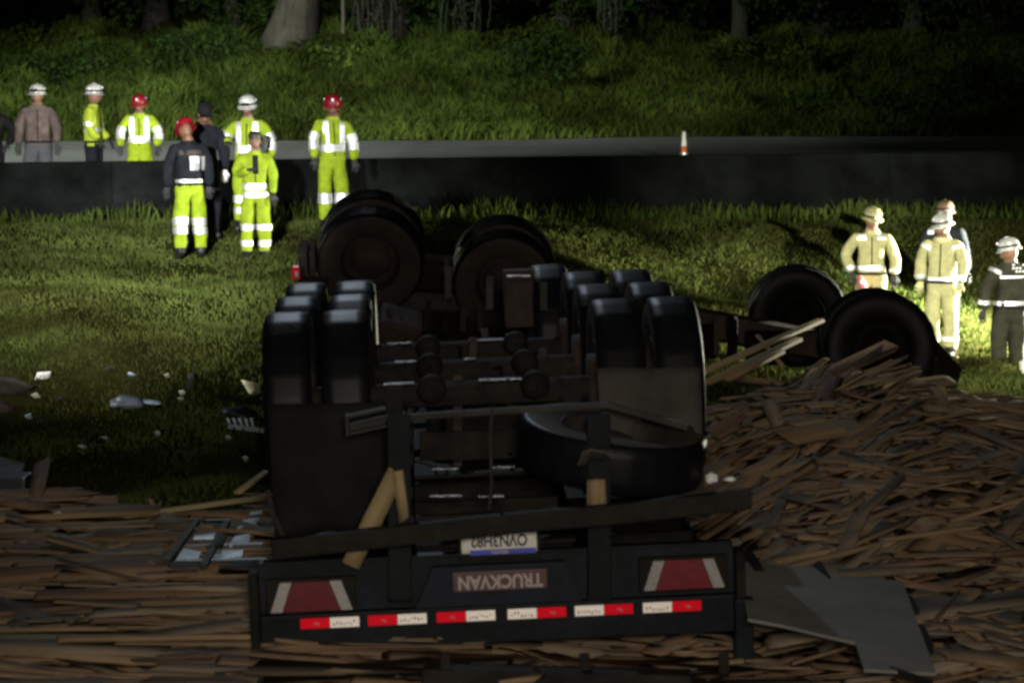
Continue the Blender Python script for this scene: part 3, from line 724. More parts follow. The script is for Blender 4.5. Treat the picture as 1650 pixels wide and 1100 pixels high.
# ------------------------------------------------------------------ debris
mb = MB()                                           # grey sheet board right of the tail
g = [P(1190, 916, 13.3), P(1330, 928, 13.35), P(1455, 950, 13.2), P(1508, 1098, 11.3), P(1392, 1092, 11.2), P(1378, 1048, 11.6), P(1260, 1020, 11.9), P(1205, 1010, 12.0)]
n_ = (g[1 + 1] - g[0]).cross(g[3] - g[0]).normalized()
def on_plane(p):
    o_ = Vector((0, 0, CAMZ)); d_ = p - o_; return o_ + d_ * ((g[0] - o_).dot(n_) / d_.dot(n_))
g = [on_plane(p) for p in g]
top = [mb.bm.verts.new(p + Vector((0, 0, .045))) for p in g]; bot = [mb.bm.verts.new(p + Vector((0, 0, .03))) for p in g]
mb.bm.faces.new(top); mb.bm.faces.new(bot[::-1])
for k in range(len(g)): mb.bm.faces.new((top[k], bot[k], bot[(k + 1) % len(g)], top[(k + 1) % len(g)]))
gs = mb.build('grey_sheet', M['cover']); tag(gs, 'large grey sheet board lying on the lumber right of the trailer tail', 'sheet board')
for (px, py) in ((1214, 905), (1326, 925), (1440, 945)):
    mb = MB(); mb.bar(P(px - 8, py - 15, 13.4), P(px + 10, py + 14, 13.1), .05, .05, up=(0, 1, 0), bev=.01); mb.build('black_clip', M['black'], gs)
mb = MB(); mb.bar(P(1462, 962, 13.1), P(1475, 985, 12.7), .03, .04, up=(0, 1, 0)); mb.bar(P(1484, 1010, 12.2), P(1500, 1045, 11.9), .03, .04, up=(0, 1, 0)); mb.build('edge_strap', M['black'], gs)
mb = MB(); mb.bar(P(1385, 1062, 11.5), P(1500, 1100, 11.1), .03, .03); mb.build('broken_edge', M['frame'], gs)
mb = MB()                                          # black bar at the very bottom
mb.bar(P(682, 1090, 11.2), P(1115, 1100, 11.1), .16, .11, bev=.015)
bb = mb.build('black_beam', M['frame']); tag(bb, 'black steel beam lying on the lumber at the bottom edge', 'beam')
for px in (720, 944, 1168):
    mb = MB(); mb.bar(P(px - 3, 1053, 11.19), P(px, 1088, 11.14), .05, .055, up=(0, 1, 0), bev=.008); mb.build('beam_bracket', M['frame'], bb)
# bent slatted frame by the left corner
fr = empty('slatted_frame', (0, 0, 0), label='bent blue and white slatted frame lying left of the trailer tail', cat='slatted frame')
def quadplate(pts, Y, th, m, nm, par):
    q = MB(); P_ = [PS(a, b, .12) for (a, b), y in zip(pts, Y)]; t_ = [q.bm.verts.new(p + Vector((0, 0, th))) for p in P_]; b_ = [q.bm.verts.new(p) for p in P_]
    q.bm.faces.new(t_); q.bm.faces.new(b_[::-1]); n_ = len(P_)
    for k in range(n_): q.bm.faces.new((t_[k], b_[k], b_[(k + 1) % n_], t_[(k + 1) % n_]))
    return q.build(nm, m, par)
for (p4, Y4) in ((((285, 903), (318, 907), (325, 893), (296, 888)), (14.2, 14.2, 14.4, 14.4)), (((338, 910), (390, 900), (392, 890), (350, 892)), (14.1, 14.2, 14.4, 14.4)),
                 (((370, 882), (402, 872), (404, 864), (378, 868)), (14.6, 14.7, 14.9, 14.9)), (((382, 856), (415, 848), (419, 836), (390, 842)), (15.0, 15.1, 15.3, 15.3)),
                 (((312, 870), (345, 868), (350, 858), (320, 860)), (14.7, 14.7, 14.9, 14.9)), (((402, 830), (422, 828), (420, 824), (404, 825)), (15.4, 15.4, 15.5, 15.5))):
    quadplate(p4, Y4, .02, M['bluew'], 'pale_panel', fr)
for (a, b, w_) in (((272, 908, 14.1), (430, 905, 14.1), .05), ((286, 884, 14.4), (425, 880, 14.4), .05), ((300, 862, 14.8), (425, 858, 14.8), .04), ((330, 842, 15.2), (428, 838, 15.2), .04)):
    mb = MB(); mb.bar(PS(a[0], a[1], .10), PS(b[0], b[1], .10), .06, w_, bev=.006); mb.build('dark_slat', M['teal'], fr)
for (a, b, mm) in (((268, 905, 14.15), (318, 838, 15.2), 'dusty'), ((328, 912, 14.0), (366, 840, 15.1), 'dusty'), ((352, 880, 14.5), (380, 828, 15.4), 'frame')):
    mb = MB(); mb.bar(PS(a[0], a[1], .19), PS(b[0], b[1], .19), .045, .03, bev=.005); mb.build('cross_slat', M[mm], fr)
mb = MB()
for k in range(14):
    c = PS(274 + k * 3 + random.uniform(-2, 2), 896 - k * 3.2 + random.uniform(-3, 3), .1); mb.box(c, (.03, .02, .03), Matrix.Rotation(random.random() * 3, 4, 'Y'))
tag(mb.build('glass_crumbs', M['white'], fr), kind='stuff')

def lump(name, px, py, Y, sx, sy, sz, m, label, cat, seed=0, rot=0., rz=0., flat=.0):
    bm = bmesh.new(); bmesh.ops.create_icosphere(bm, subdivisions=3, radius=1)
    for v in bm.verts:
        n_ = .35 * noise.noise(v.co * 1.3 + Vector((seed, 0, 0))) + .18 * noise.noise(v.co * 3.1 + Vector((0, seed, 0)))
        v.co *= 1 + n_; v.co = Vector((v.co.x * sx, v.co.y * sy, v.co.z * sz))
    me = bpy.data.meshes.new(name); bm.to_mesh(me); bm.free(); o = link(name, me, m, None, True)
    yy = hitY(px, py + sz * .5 * FPX / Y) if Y > 14 and 'far edge' not in label else Y
    o.location = P(px, py, yy); o.scale = (yy / Y,) * 3; o.rotation_euler = (rz, rot, 0); tag(o, label, cat); return o
def scrap(name, pts, Y, m, label, cat, th=.015, curl=.04):
    if Y > 14: Y = hitY(sum(p[0] for p in pts) / len(pts), max(p[1] for p in pts) + 1) - .05
    P_ = [P(a, b, Y + (0 if i < len(pts) / 2 else .12)) for i, (a, b) in enumerate(pts)]
    q = MB(); t_ = [q.bm.verts.new(p) for p in P_]; b_ = [q.bm.verts.new(p + Vector((0, th, 0))) for p in P_]
    q.bm.faces.new(t_); q.bm.faces.new(b_[::-1]); n_ = len(P_)
    for k in range(n_): q.bm.faces.new((t_[k], b_[k], b_[(k + 1) % n_], t_[(k + 1) % n_]))
    bmesh.ops.triangulate(q.bm, faces=q.bm.faces[:]); bmesh.ops.subdivide_edges(q.bm, edges=q.bm.edges[:], cuts=2, use_grid_fill=True)
    for v in q.bm.verts: v.co.y += curl * noise.noise(v.co * 5)
    o = q.build(name, m, None, True); return tag(o, label, cat)
lump('crumpled_bag', 205, 648, 21.6, .15, .12, .07, M['bluebag'], 'crumpled grey blue bag lying on the grass of the ditch', 'bag', 1.5)
lump('torn_wrapper', 246, 648, 21.6, .10, .06, .022, M['bluew'], 'small torn bluish wrapper touching the crumpled bag', 'wrapper', 3.1, rot=R(10))
scrap('ivory_scrap', [(388, 612), (418, 618), (418, 634), (408, 641), (400, 632)], 21.6, M['ivory'], 'ivory triangular scrap on the grass beside the left trailer wheels', 'scrap')
scrap('brown_scrap', [(300, 624), (302, 604), (312, 598), (316, 612), (310, 632)], 22.0, M['dusty'], 'curved brown scrap standing in the grass left of the ivory scrap', 'scrap')
lump('small_can', 400, 592, 22.6, .05, .04, .03, M['dusty'], 'small round grey can in the grass above the ivory scrap', 'can', 2)
scrap('bent_panel', [(0, 606), (20, 608), (55, 622), (35, 634), (8, 640), (-20, 640)], 21.6, M['dusty'], 'bent grey body panel lying in the grass at the left edge', 'panel', .02)
scrap('white_scrap', [(55, 612), (60, 600), (82, 598), (82, 608), (70, 614)], 21.9, M['white'], 'small white scrap at the tip of the bent grey panel', 'scrap')
lump('red_box', -2, 658, 21.2, .13, .1, .07, M['rust'], 'rusty red lump at the left edge of the ditch', 'lump', 4)
lump('ribbed_grille', 380, 668, 19.6, .16, .08, .07, M['teal'], 'dark blue crumpled grille beside the left mud flap', 'grille', 5)
fr2 = empty('broken_grille_strip', (0, 0, 0), label='pale blue ribbed strip lying in front of the crumpled dark grille', cat='trim strip')
yy = hitY(395, 696) - .05; mb = MB(); mb.bar(P(364, 686, yy), P(428, 694, yy), .04, .04); mb.build('strip', M['bluew'], fr2)
for k in range(5): mb = MB(); mb.bar(P(372 + k * 9, 688, yy), P(366 + k * 9.5, 674, yy + .05), .02, .02, up=(0, 1, 0)); mb.build('rib', M['bluew'], fr2)
for i, (px, py, l_) in enumerate(((253, 700, 'tiny white fragment in the middle of the ditch grass'), (368, 706, 'tiny white fragment just below the pale blue strip'), (395, 740, 'faint pale fragment below the left wheels in the ditch'), (293, 634, 'tiny white fragment near the curved brown scrap'))):
    scrap('white_fragment', [(px - 5, py - 4), (px + 1, py - 6), (px + 5, py - 2), (px + 1, py + 6), (px - 3, py + 2)], (19.4, 19.2, 18.4, 21.4)[i], M['white'], l_, 'fragment')
t = empty('broken_box', (0, 0, 0), label='dark box with a bright blue white lid at the left edge', cat='box')
quadplate([(-30, 762), (32, 772), (40, 752), (-20, 735)], (17.2, 17.2, 17.6, 17.6), .03, M['bluew'], 'lid', t)
mb = MB(); mb.box(P(8, 778, 17.5), (.36, .3, .13), bev=.02); mb.build('box_body', M['teal'], t)
quadplate([(-5, 800), (12, 806), (28, 782), (6, 780)], (16.9, 16.9, 17.0, 17.0), .01, M['white'], 'torn_label', t)
lump('grey_tarpaulin', 150, 836, 16.1, .32, .2, .05, M['dusty'], 'crumpled grey tarpaulin on the far edge of the left pile', 'tarpaulin', 7, rot=R(8))
scrap('pale_wrapper', [(82, 828), (95, 824), (116, 834), (110, 840), (92, 836)], 16.0, M['white'], 'small crumpled white wrapper left of the grey tarpaulin', 'wrapper')
scrap('wood_chip', [(248, 820), (238, 804), (244, 802), (252, 812), (262, 804), (258, 818)], 16.6, WOODS[1], 'forked pale wood chip standing on the left pile edge', 'wood chip')
lump('white_rag', 1146, 770, 12.9, .035, .03, .03, M['white'], 'white rag on the right end of the under-run bar', 'rag', 1)
lump('white_rag', 1176, 771, 12.9, .03, .03, .015, M['white'], 'smaller white rag right of the first one near the bar end', 'rag', 2)
scrap('pale_rag', [(930, 752), (938, 728), (952, 722), (975, 726), (972, 740), (952, 738), (942, 752)], 12.3, M['flap'], 'pale torn strip hanging on the right guard upright', 'rag', .01)
lump('white_bundle', 1650, 592, 27.5, .05, .08, .11, M['white'], 'white bundle on the grass at the right edge by the firefighter', 'bundle', 3)
for k in range(14):
    px = random.uniform(10, 415); py = random.uniform(590, 745)
    scrap('pale_fragment', [(px - random.uniform(3, 10), py - 4), (px + random.uniform(-2, 4), py - random.uniform(4, 9)), (px + random.uniform(4, 12), py), (px, py + 4)], 20, M[random.choice(('white', 'bluew', 'dusty', 'ivory', 'dusty'))], 'tiny pale fragment scattered in the ditch grass left of the trailer', 'fragment')['group'] = 'fragments in the ditch grass'
# traffic cone
def cone(px, py_top, Y):
    c = P(px, py_top, Y); gz = float(G(c.x, c.y)) + .03; h = c.z - gz
    t = empty('traffic_cone', (c.x, c.y, gz), (0, 0, 0), 'lone orange and white traffic cone on the road behind the barrier', 'traffic cone')
    mb = MB(); mb.box((0, 0, .02), (.24, .24, .04), bev=.01); mb.build('cone_base', M['orange'], t)
    mb = MB(); mb.lathe([(.085, .04), (.025, h), (.001, h)], 'Z', 20); mb.build('cone_body', M['orange'], t, True)
    mb = MB(); mb.lathe([(.085 - .06 * (.5) + .006, .04 + (h - .04) * .5), (.085 - .06 * .97 + .006, .04 + (h - .04) * .97)], 'Z', 20); mb.build('reflective_band', M['white'], t, True)
    mb = MB(); mb.lathe([(.085 - .06 * .12 + .006, .04 + (h - .04) * .12), (.085 - .06 * .3 + .006, .04 + (h - .04) * .3)], 'Z', 20); mb.build('reflective_band', M['tape'], t, True)
cone(1102, 211, 47.5)
mb = MB(); c = P(1148, 238, 47.5); c.z = float(G(c.x, c.y)) + .05; mb.box(c, (.1, .1, .04), bev=.01); tag(mb.build('road_stud', M['tape']), 'small bright road stud to the right of the traffic cone', 'road stud')

# ------------------------------------------------------------------ people
def hand_mesh():
    bm = bmesh.new(); ob = MB(); ob.bm = bm
    ob.box((0, 0, -.045), (.078, .03, .09), bev=.012)
    for k, (x, l_) in enumerate(((-.03, .07), (-.01, .082), (.011, .076), (.03, .058))):
        ob.tube([(x, 0, -.08), (x * 1.1, -.006, -.08 - l_ * .5), (x * 1.1, -.028, -.08 - l_ * .95)], [.0095, .009, .007], 6)
    ob.tube([(-.036, -.005, -.03), (-.06, -.02, -.065), (-.058, -.034, -.10)], [.012, .011, .008], 6)
    bmesh.ops.recalc_face_normals(bm, faces=bm.faces)
    me = bpy.data.meshes.new('hand'); bm.to_mesh(me); bm.free(); me.polygons.foreach_set('use_smooth', [True] * len(me.polygons)); return me
HAND = {}
def hand(mname):
    if mname not in HAND: me = hand_mesh(); me.materials.append(M[mname]); HAND[mname] = me
    return HAND[mname]
def head_mesh():
    bm = bmesh.new(); bmesh.ops.create_uvsphere(bm, u_segments=24, v_segments=18, radius=1)
    for v in bm.verts:
        x, y, z = v.co; w_ = .078 if z > 0 else .078 - .020 * (-z)
        yy = y * .096 + (-.012 if (y < 0 and z < -.2) else 0)
        v.co = Vector((x * w_, yy, z * .118))
        if y < -.75 and abs(x) < .25 and -.35 < z < .05: v.co.y -= .022 * (1 - abs(x) / .25)       # nose
        if y < -.6 and .12 < abs(x) < .5 and .0 < z < .3: v.co.y += .010                        # eye sockets
        if y < -.6 and abs(x) < .4 and -.62 < z < -.5: v.co.y += .005                           # mouth
    ob = MB(); ob.bm = bm
    for s in (-1, 1): ob.box((s * .080, .0, -.01), (.012, .032, .055), bev=.005)
    ob.tube([(0, .02, -.17), (0, .012, -.06)], [.058, .052], 12)
    bmesh.ops.recalc_face_normals(bm, faces=bm.faces)
    me = bpy.data.meshes.new('head'); bm.to_mesh(me); bm.free(); me.polygons.foreach_set('use_smooth', [True] * len(me.polygons)); me.materials.append(M['skin']); return me
HEAD = head_mesh()
def feature_mesh():
    ob = MB()
    for s in (-1, 1): ob.box((s * .030, -.087, .02), (.022, .006, .009)); ob.box((s * .031, -.089, .038), (.032, .006, .007))
    ob.box((0, -.098, -.067), (.042, .006, .007)); bmesh.ops.recalc_face_normals(ob.bm, faces=ob.bm.faces)
    me = bpy.data.meshes.new('face_features'); ob.bm.to_mesh(me); ob.bm.free(); me.materials.append(M['ink']); return me
FEAT = feature_mesh()
def helmet(parent, kind, mname, tie='hwhite'):
    mb = MB(); r_ = []
    if kind == 'helmet':
        mb.lathe([(.118, .0), (.120, .03), (.112, .075), (.085, .118), (.045, .138), (.001, .142)], 'Z', 28)
        for v in mb.bm.verts: v.co.y *= 1.14
        h = mb.build('helmet', M[mname], parent, True)
        mb = MB(); mb.lathe([(.112, .004), (.142, -.012), (.140, -.018), (.112, -.004)], 'Z', 28)
        for v in mb.bm.verts: v.co.y *= 1.16; v.co.z += (-.012 if v.co.y < -.1 else 0)
        mb.build('helmet_brim', M[mname], h, True)
        mb = MB(); mb.tube([(0, -.125, .05), (0, -.09, .112), (0, 0, .148), (0, .09, .112), (0, .125, .05)], .011, 8); mb.build('helmet_ridge', M[mname], h, True)
        mb = MB(); mb.lathe([(.1195, .022), (.1205, .024), (.1195, .048)], 'Z', 28)
        for v in mb.bm.verts: v.co.x *= 1.02; v.co.y *= 1.165
        mb.build('goggle_strap', M['black'] if mname != 'hred' else M['hred'], h)
        mb = MB(); mb.box((0, -.142, .04), (.10, .02, .045), bev=.01); mb.build('helmet_goggles', M['black'] if mname == 'hwhite' else M[mname], h)
        if mname in ('hwhite', 'hred'):
            mb = MB(); mb.box((0, -.128, .088), (.03, .012, .035), Matrix.Rotation(R(-30), 4, 'X'), bev=.004); mb.box((-.11, .03, .07), (.012, .03, .022)); mb.box((.11, .03, .07), (.012, .03, .022)); mb.build('helmet_sticker', M['tape'], h)
    elif kind == 'cap':
        mb.lathe([(.098, .0), (.10, .05), (.085, .10), (.04, .125), (.001, .13)], 'Z', 24)
        for v in mb.bm.verts: v.co.y *= 1.12
        h = mb.build('cap', M[mname], parent, True)
        mb = MB(); mb.box((0, -.14, .01), (.14, .10, .01), bev=.004); mb.build('cap_peak', M[mname], h)
    else:
        mb.lathe([(.086, .0), (.09, .05), (.075, .085), (.04, .10), (.001, .104)], 'Z', 24)
        for v in mb.bm.verts: v.co.y = v.co.y * 1.15 + .012
        h = mb.build('hair', M[mname], parent, True)
    h.location = (0, 0, .035); return h
def person(px, top_py, Y, H, yaw, label, top='hivis', legs='hivis', gear=('helmet', 'hwhite'), handm='glove',
           arms=None, bands=(), vest=False, headyaw=0, headtilt=0, lean=0., stance=.12, stride=0., bulk=1., group=None, jacket_long=.0, back_panel=False, sleeve=None, ground=True):
    k = H / 1.80; c = P(px, top_py, Y); base_z = c.z - H
    root = empty('person', (c.x, c.y, base_z), (0, 0, R(yaw)), label, 'person', group)
    arms = arms or [((-.27, -.0, 1.18), (-.28, -.06, .93)), ((.27, -.0, 1.18), (.28, -.06, .93))]
    ly = lambda z: -lean * max(0, z - .95)
    J = dict(pel=(0, 0, .96), wai=(0, ly(1.12), 1.12), che=(0, ly(1.34), 1.34), nek=(0, ly(1.50), 1.50), hed=(0, ly(1.60) - .01, 1.60))
    Rd = dict(pel=(.185, .14), wai=(.19, .145), che=(.20, .145), nek=(.085, .08), hed=(.055, .055))
    E = [('pel', 'wai', 'T'), ('wai', 'che', 'T'), ('che', 'nek', 'T'), ('nek', 'hed', 'S')]
    for s, nm in ((-1, 'r'), (1, 'l')):
        sy = stride * s
        J['hip' + nm] = (s * .10, 0, .86); J['kne' + nm] = (s * (stance * .9 + .01), -.03 + sy * .5, .48); J['ank' + nm] = (s * stance, sy + .01, .12); J['toe' + nm] = (s * (stance + .02), sy - .15, .045); J['hee' + nm] = (s * stance, sy + .03, .06)
        Rd['hip' + nm] = (.115, .12); Rd['kne' + nm] = (.095, .098); Rd['ank' + nm] = (.082, .085); Rd['toe' + nm] = (.042, .035); Rd['hee' + nm] = (.05, .05)
        a = arms[0 if s < 0 else 1]
        J['sho' + nm] = (s * .185, ly(1.44), 1.44); J['elb' + nm] = tuple(Vector(a[0]) + Vector((0, ly(1.2), 0))); J['wri' + nm] = tuple(Vector(a[1]) + Vector((0, ly(1.1), 0)))
        Rd['sho' + nm] = (.095, .095); Rd['elb' + nm] = (.075, .075); Rd['wri' + nm] = (.062, .062)
        E += [('pel', 'hip' + nm, 'L'), ('hip' + nm, 'kne' + nm, 'L'), ('kne' + nm, 'ank' + nm, 'L'), ('ank' + nm, 'hee' + nm, 'B'), ('hee' + nm, 'toe' + nm, 'B'),
              ('che', 'sho' + nm, 'T'), ('sho' + nm, 'elb' + nm, 'A'), ('elb' + nm, 'wri' + nm, 'A')]
    names = list(J); idx = {n_: i for i, n_ in enumerate(names)}
    me = bpy.data.meshes.new('body'); me.from_pydata([tuple(q * k for q in J[n_]) for n_ in names], [(idx[a], idx[b]) for a, b, _ in E], [])
    o = bpy.data.objects.new('tmp', me); COL.objects.link(o)
    md = o.modifiers.new('s', 'SKIN'); md.branch_smoothing = .6; sv = me.skin_vertices[0].data
    for i, n_ in enumerate(names): sv[i].radius = tuple(q * k * bulk for q in Rd[n_]); sv[i].use_root = (i == 0)
    sb = o.modifiers.new('u', 'SUBSURF'); sb.levels = 2; sb.render_levels = 2
    bpy.context.view_layer.update()
    bme = bpy.data.meshes.new_from_object(o.evaluated_get(bpy.context.evaluated_depsgraph_get())); bpy.data.objects.remove(o)
    bme.name = 'body'
    for v in bme.vertices:   # cloth folds
        f_ = noise.noise(Vector((v.co.x * 9 + px, v.co.y * 9, v.co.z * 5))) * .022 + noise.noise(v.co * 19 + Vector((px, 3, 1))) * .009
        v.co += v.normal * f_
    sl = sleeve or top
    mats = [M[top], M[legs], M['boot'], M['skin'], M[sl]]
    for m_ in mats: bme.materials.append(m_)
    segs = [(Vector(J[a]) * k, Vector(J[b]) * k, t_, Rd[a][0]) for a, b, t_ in E]
    hem = .93 - jacket_long
    mi = []
    for p in bme.polygons:
        c_ = p.center; best = None
        for a, b, t_, r_ in segs:
            d = b - a; tt = max(0, min(1, (c_ - a).dot(d) / d.length_squared)); dist = (c_ - (a + d * tt)).length
            if best is None or dist < best[0]: best = (dist, t_)
        t_ = best[1]
        if t_ in 'TL': t_ = 'T' if c_.z > hem * k else 'L'
        if t_ == 'L' and c_.z < .15 * k: t_ = 'B'
        mi.append({'T': 0, 'L': 1, 'B': 2, 'S': 3, 'A': 4}[t_])
    bme.polygons.foreach_set('material_index', mi); bme.polygons.foreach_set('use_smooth', [True] * len(mi))
    body = bpy.data.objects.new('body', bme); COL.objects.link(body); body.parent = root
    bvh = BVHTree.FromPolygons([v.co for v in bme.vertices], [tuple(p.vertices) for p in bme.polygons])
    def band(a, b, t0, w_, m_='tape', off=.008, name='reflective_band'):
        a = Vector(a) * k; b = Vector(b) * k; d = (b - a).normalized(); u_ = d.cross(Vector((0, 1, 0)) if abs(d.y) < .8 else Vector((1, 0, 0))).normalized(); v_ = d.cross(u_); n_ = 28; V = []; F = []
        c0 = a.lerp(b, t0)
        for j, q in enumerate((-w_ / 2, 0, w_ / 2)):
            o_ = c0 + d * q * k; rs = []; ds = []
            for i in range(n_):
                t = 2 * PI * i / n_; dr = u_ * math.cos(t) + v_ * math.sin(t); h = bvh.ray_cast(o_, dr, .3)
                rs.append(h[3] if h[0] else None); ds.append(dr)
            ok_ = sorted(r_ for r_ in rs if r_); md_ = ok_[len(ok_) // 2] if ok_ else .06
            rs = [min(r_, md_ * 1.22) if r_ else md_ for r_ in rs]
            rs = [(rs[i - 1] + 2 * rs[i] + rs[(i + 1) % n_]) / 4 for i in range(n_)]
            for i in range(n_): V.append(o_ + ds[i] * (rs[i] + off))
        for j in (0, 1):
            for i in range(n_): F.append((j * n_ + i, j * n_ + (i + 1) % n_, (j + 1) * n_ + (i + 1) % n_, (j + 1) * n_ + i))
        link(name, fast_mesh(name, V, F), M[m_], root, True)
    def vstrip(x0, z0, z1, w_, front=-1, m_='tape', off=.008, name='reflective_strip', x1=None):
        V = []; F = []; n_ = 10; x1 = x0 if x1 is None else x1
        for j in range(n_ + 1):
            z = z0 + (z1 - z0) * j / n_; xx = x0 + (x1 - x0) * j / n_
            for i in range(3):
                x = (xx + (i / 2 - .5) * w_) * k; h = bvh.ray_cast(Vector((x, front * .6, z * k)), Vector((0, -front, 0)), .7)
                y = h[0].y if h[0] else 0
                V.append((x, y + front * off, z * k))
        for j in range(n_):
            for i in range(2): q = j * 3 + i; F.append((q, q + 1, q + 4, q + 3))
        link(name, fast_mesh(name, V, F), M[m_], root, True)
    for bnd in bands:
        kd = bnd[0]
        if kd == 'torso': band((0, ly(bnd[1]), bnd[1] - .01), (0, ly(bnd[1]), bnd[1] + .01), .5, bnd[2])
        elif kd == 'arm':
            for nm in ('r', 'l'): band(J['elb' + nm], J['wri' + nm], bnd[1], bnd[2])
        elif kd == 'uparm':
            for nm in ('r', 'l'): band(J['sho' + nm], J['elb' + nm], bnd[1], bnd[2])
        elif kd == 'leg':
            for nm in ('r', 'l'): band(J['kne' + nm], J['ank' + nm], bnd[1], bnd[2])
        elif kd == 'thigh':
            for nm in ('r', 'l'): band(J['hip' + nm], J['kne' + nm], bnd[1], bnd[2])
        elif kd == 'v': vstrip(bnd[1], bnd[2], bnd[3], bnd[4], bnd[5] if len(bnd) > 5 else -1)
        elif kd == 'x': vstrip(bnd[1], bnd[2], bnd[3], bnd[4], bnd[5], bnd[6], .010, bnd[7])
    # centre seam / zip of the jacket
    if top not in ('black',): vstrip(.0, 1.0, 1.44, .016, -1, 'black', .006, 'zip')
    band((0, ly(1.5), 1.485), (0, ly(1.5), 1.505), .5, .05, top, .012, 'collar')
    band((0, 0, .955), (0, 0, .975), .5, .035, 'black' if top != 'hivis' else top, .010, 'belt')
    for nm in ('r', 'l'):
        hd_ = bpy.data.objects.new('hand', hand(handm)); COL.objects.link(hd_); hd_.parent = root
        a, b = Vector(J['elb' + nm]) * k, Vector(J['wri' + nm]) * k; d = (b - a).normalized()
        hd_.location = b + d * .005; hd_.rotation_euler = d.to_track_quat('-Z', 'Y').to_euler(); hd_.scale = ((k if nm == 'l' else -k) * 1.05, k * 1.05, k * 1.05)
    h_ = bpy.data.objects.new('head', HEAD); COL.objects.link(h_); h_.parent = root; h_.scale = (k,) * 3
    h_.location = Vector((0, ly(1.66) - .025, 1.65)) * k; h_.rotation_euler = (R(headtilt), 0, R(headyaw))
    f_ = bpy.data.objects.new('face_features', FEAT); COL.objects.link(f_); f_.parent = h_
    if gear: helmet(h_, gear[0], gear[1])
    return root
HV = [('torso', 1.10, .095), ('v', -.115, 1.12, 1.47, .07), ('v', .115, 1.12, 1.47, .07), ('v', -.115, 1.12, 1.47, .07, 1), ('v', .115, 1.12, 1.47, .07, 1), ('arm', .30, .12), ('uparm', .78, .11), ('leg', .08, .09), ('leg', .50, .08)]
# behind the barrier
person(-16, 150, 36.6, 1.80, 15, 'person all in black at the left edge behind the barrier', 'black', 'black', ('cap', 'black'), arms=[((-.30, 0, 1.18), (-.25, -.1, .95)), ((.36, -.02, 1.20), (.24, -.16, 1.02))])
person(60, 138, 36.6, 1.85, 8, 'man in brown hoodie and pale helmet standing behind the barrier', 'hood', 'greyc', ('helmet', 'hwhite'), 'glove', headyaw=-15, bulk=1.12)
person(149, 138, 36.6, 1.85, 80, 'man in dull yellow shirt turned sideways behind the barrier, white helmet', 'shirt', 'navy', ('helmet', 'hwhite'), 'glove', bands=[('torso', 1.14, .055), ('uparm', .85, .06)], arms=[((-.23, .0, 1.18), (-.20, -.16, 1.0)), ((.23, .0, 1.18), (.20, -.16, 1.0))])
person(224, 154, 36.4, 1.72, 5, 'man in yellow reflective jacket and red helmet standing behind the barrier', gear=('helmet', 'hred'), bands=HV, arms=[((-.31, 0, 1.2), (-.30, -.10, 1.0)), ((.31, 0, 1.2), (.29, -.10, 1.0))], bulk=1.06, headyaw=-10, headtilt=15)
# on the grass in front of the barrier
person(328, 166, 32.3, 1.84, 35, 'man in dark jacket and black cap behind the stooping man', 'navy', 'navy', ('cap', 'black'), 'wglove', arms=[((-.28, -.02, 1.2), (-.22, -.2, 1.1)), ((.30, 0, 1.16), (.27, -.05, .92))], bulk=1.08, headtilt=25, headyaw=-25)
person(305, 192, 30.9, 1.80, 205, 'man bending his head in dark jacket and yellow trousers with red helmet', 'navy', 'hivis', ('helmet', 'hred'), 'glove', sleeve='navy',
       bands=[('torso', 1.0, .045), ('x', -.09, 1.14, 1.32, .22, 1, 'tape', 'back_panel'), ('x', 0.0, 1.34, 1.40, .30, 1, 'rust', 'back_yoke'), ('leg', .02, .10), ('leg', .34, .09)], jacket_long=-.03, lean=.18, headtilt=28, headyaw=10, stance=.15, stride=.06, bulk=1.02)
person(400, 156, 32.6, 1.84, -8, 'man with white helmet and bent arm standing behind the bareheaded man', gear=('helmet', 'hwhite'), bands=HV, arms=[((-.33, -.02, 1.22), (-.22, -.26, 1.20)), ((.32, 0, 1.2), (.30, -.08, .98))], bulk=1.05, headtilt=12)
person(410, 210, 31.0, 1.70, 10, 'bareheaded man in wide banded yellow suit in front of a taller man', gear=('hair', 'ink'), handm='glove', jacket_long=.12,
       bands=[('torso', 1.03, .085), ('torso', .92, .07), ('leg', .0, .08), ('leg', .62, .085), ('x', 0, 1.2, 1.46, .08, -1, 'black', 'open_collar')], arms=[((-.25, .04, 1.2), (-.10, -.24, 1.26)), ((.25, 0, 1.18), (.24, -.08, .93))], sleeve='hivis', headtilt=10, bulk=1.0)
person(535, 155, 32.4, 1.80, 20, 'man in yellow suit and red helmet standing alone beside the overturned dolly', gear=('helmet', 'hred'), bands=HV[:-1] + [('leg', .24, .07)], arms=[((-.27, 0, 1.2), (-.27, -.08, .96)), ((.29, .0, 1.18), (.28, -.10, .93))], headyaw=-15, headtilt=10, bulk=1.02)
# firefighters on the right
FF = [('torso', 1.04, .055), ('arm', .85, .05)]
p = person(1405, 336, 30.7, 1.80, -5, 'firefighter in tan suit holding a pink red tool, tan helmet', 'tan', 'tan', ('helmet', 'htan'), 'glove', bands=FF + [('x', -.13, 1.40, 1.47, .12, -1, 'tape', 'shoulder_patch'), ('x', .13, 1.40, 1.47, .12, -1, 'tape', 'shoulder_patch')],
       arms=[((-.34, .02, 1.2), (-.26, -.1, .98)), ((.30, 0, 1.18), (.29, -.08, .95))], jacket_long=.15, headyaw=25, headtilt=12, bulk=1.08)
mb = MB(); c = P(1389, 462, 30.45); mb.tube([c + Vector((-.03, 0, .14)), c + Vector((0, 0, .05)), c + Vector((.04, -.02, -.08))], [.02, .05, .045], 10); mb.box(c + Vector((-.04, -.02, -.06)), (.08, .06, .05), bev=.01)
tl = mb.build('rescue_tool', M['pink']); tag(tl, 'pink and red tool hanging from the tan firefighter\'s hand', 'tool')
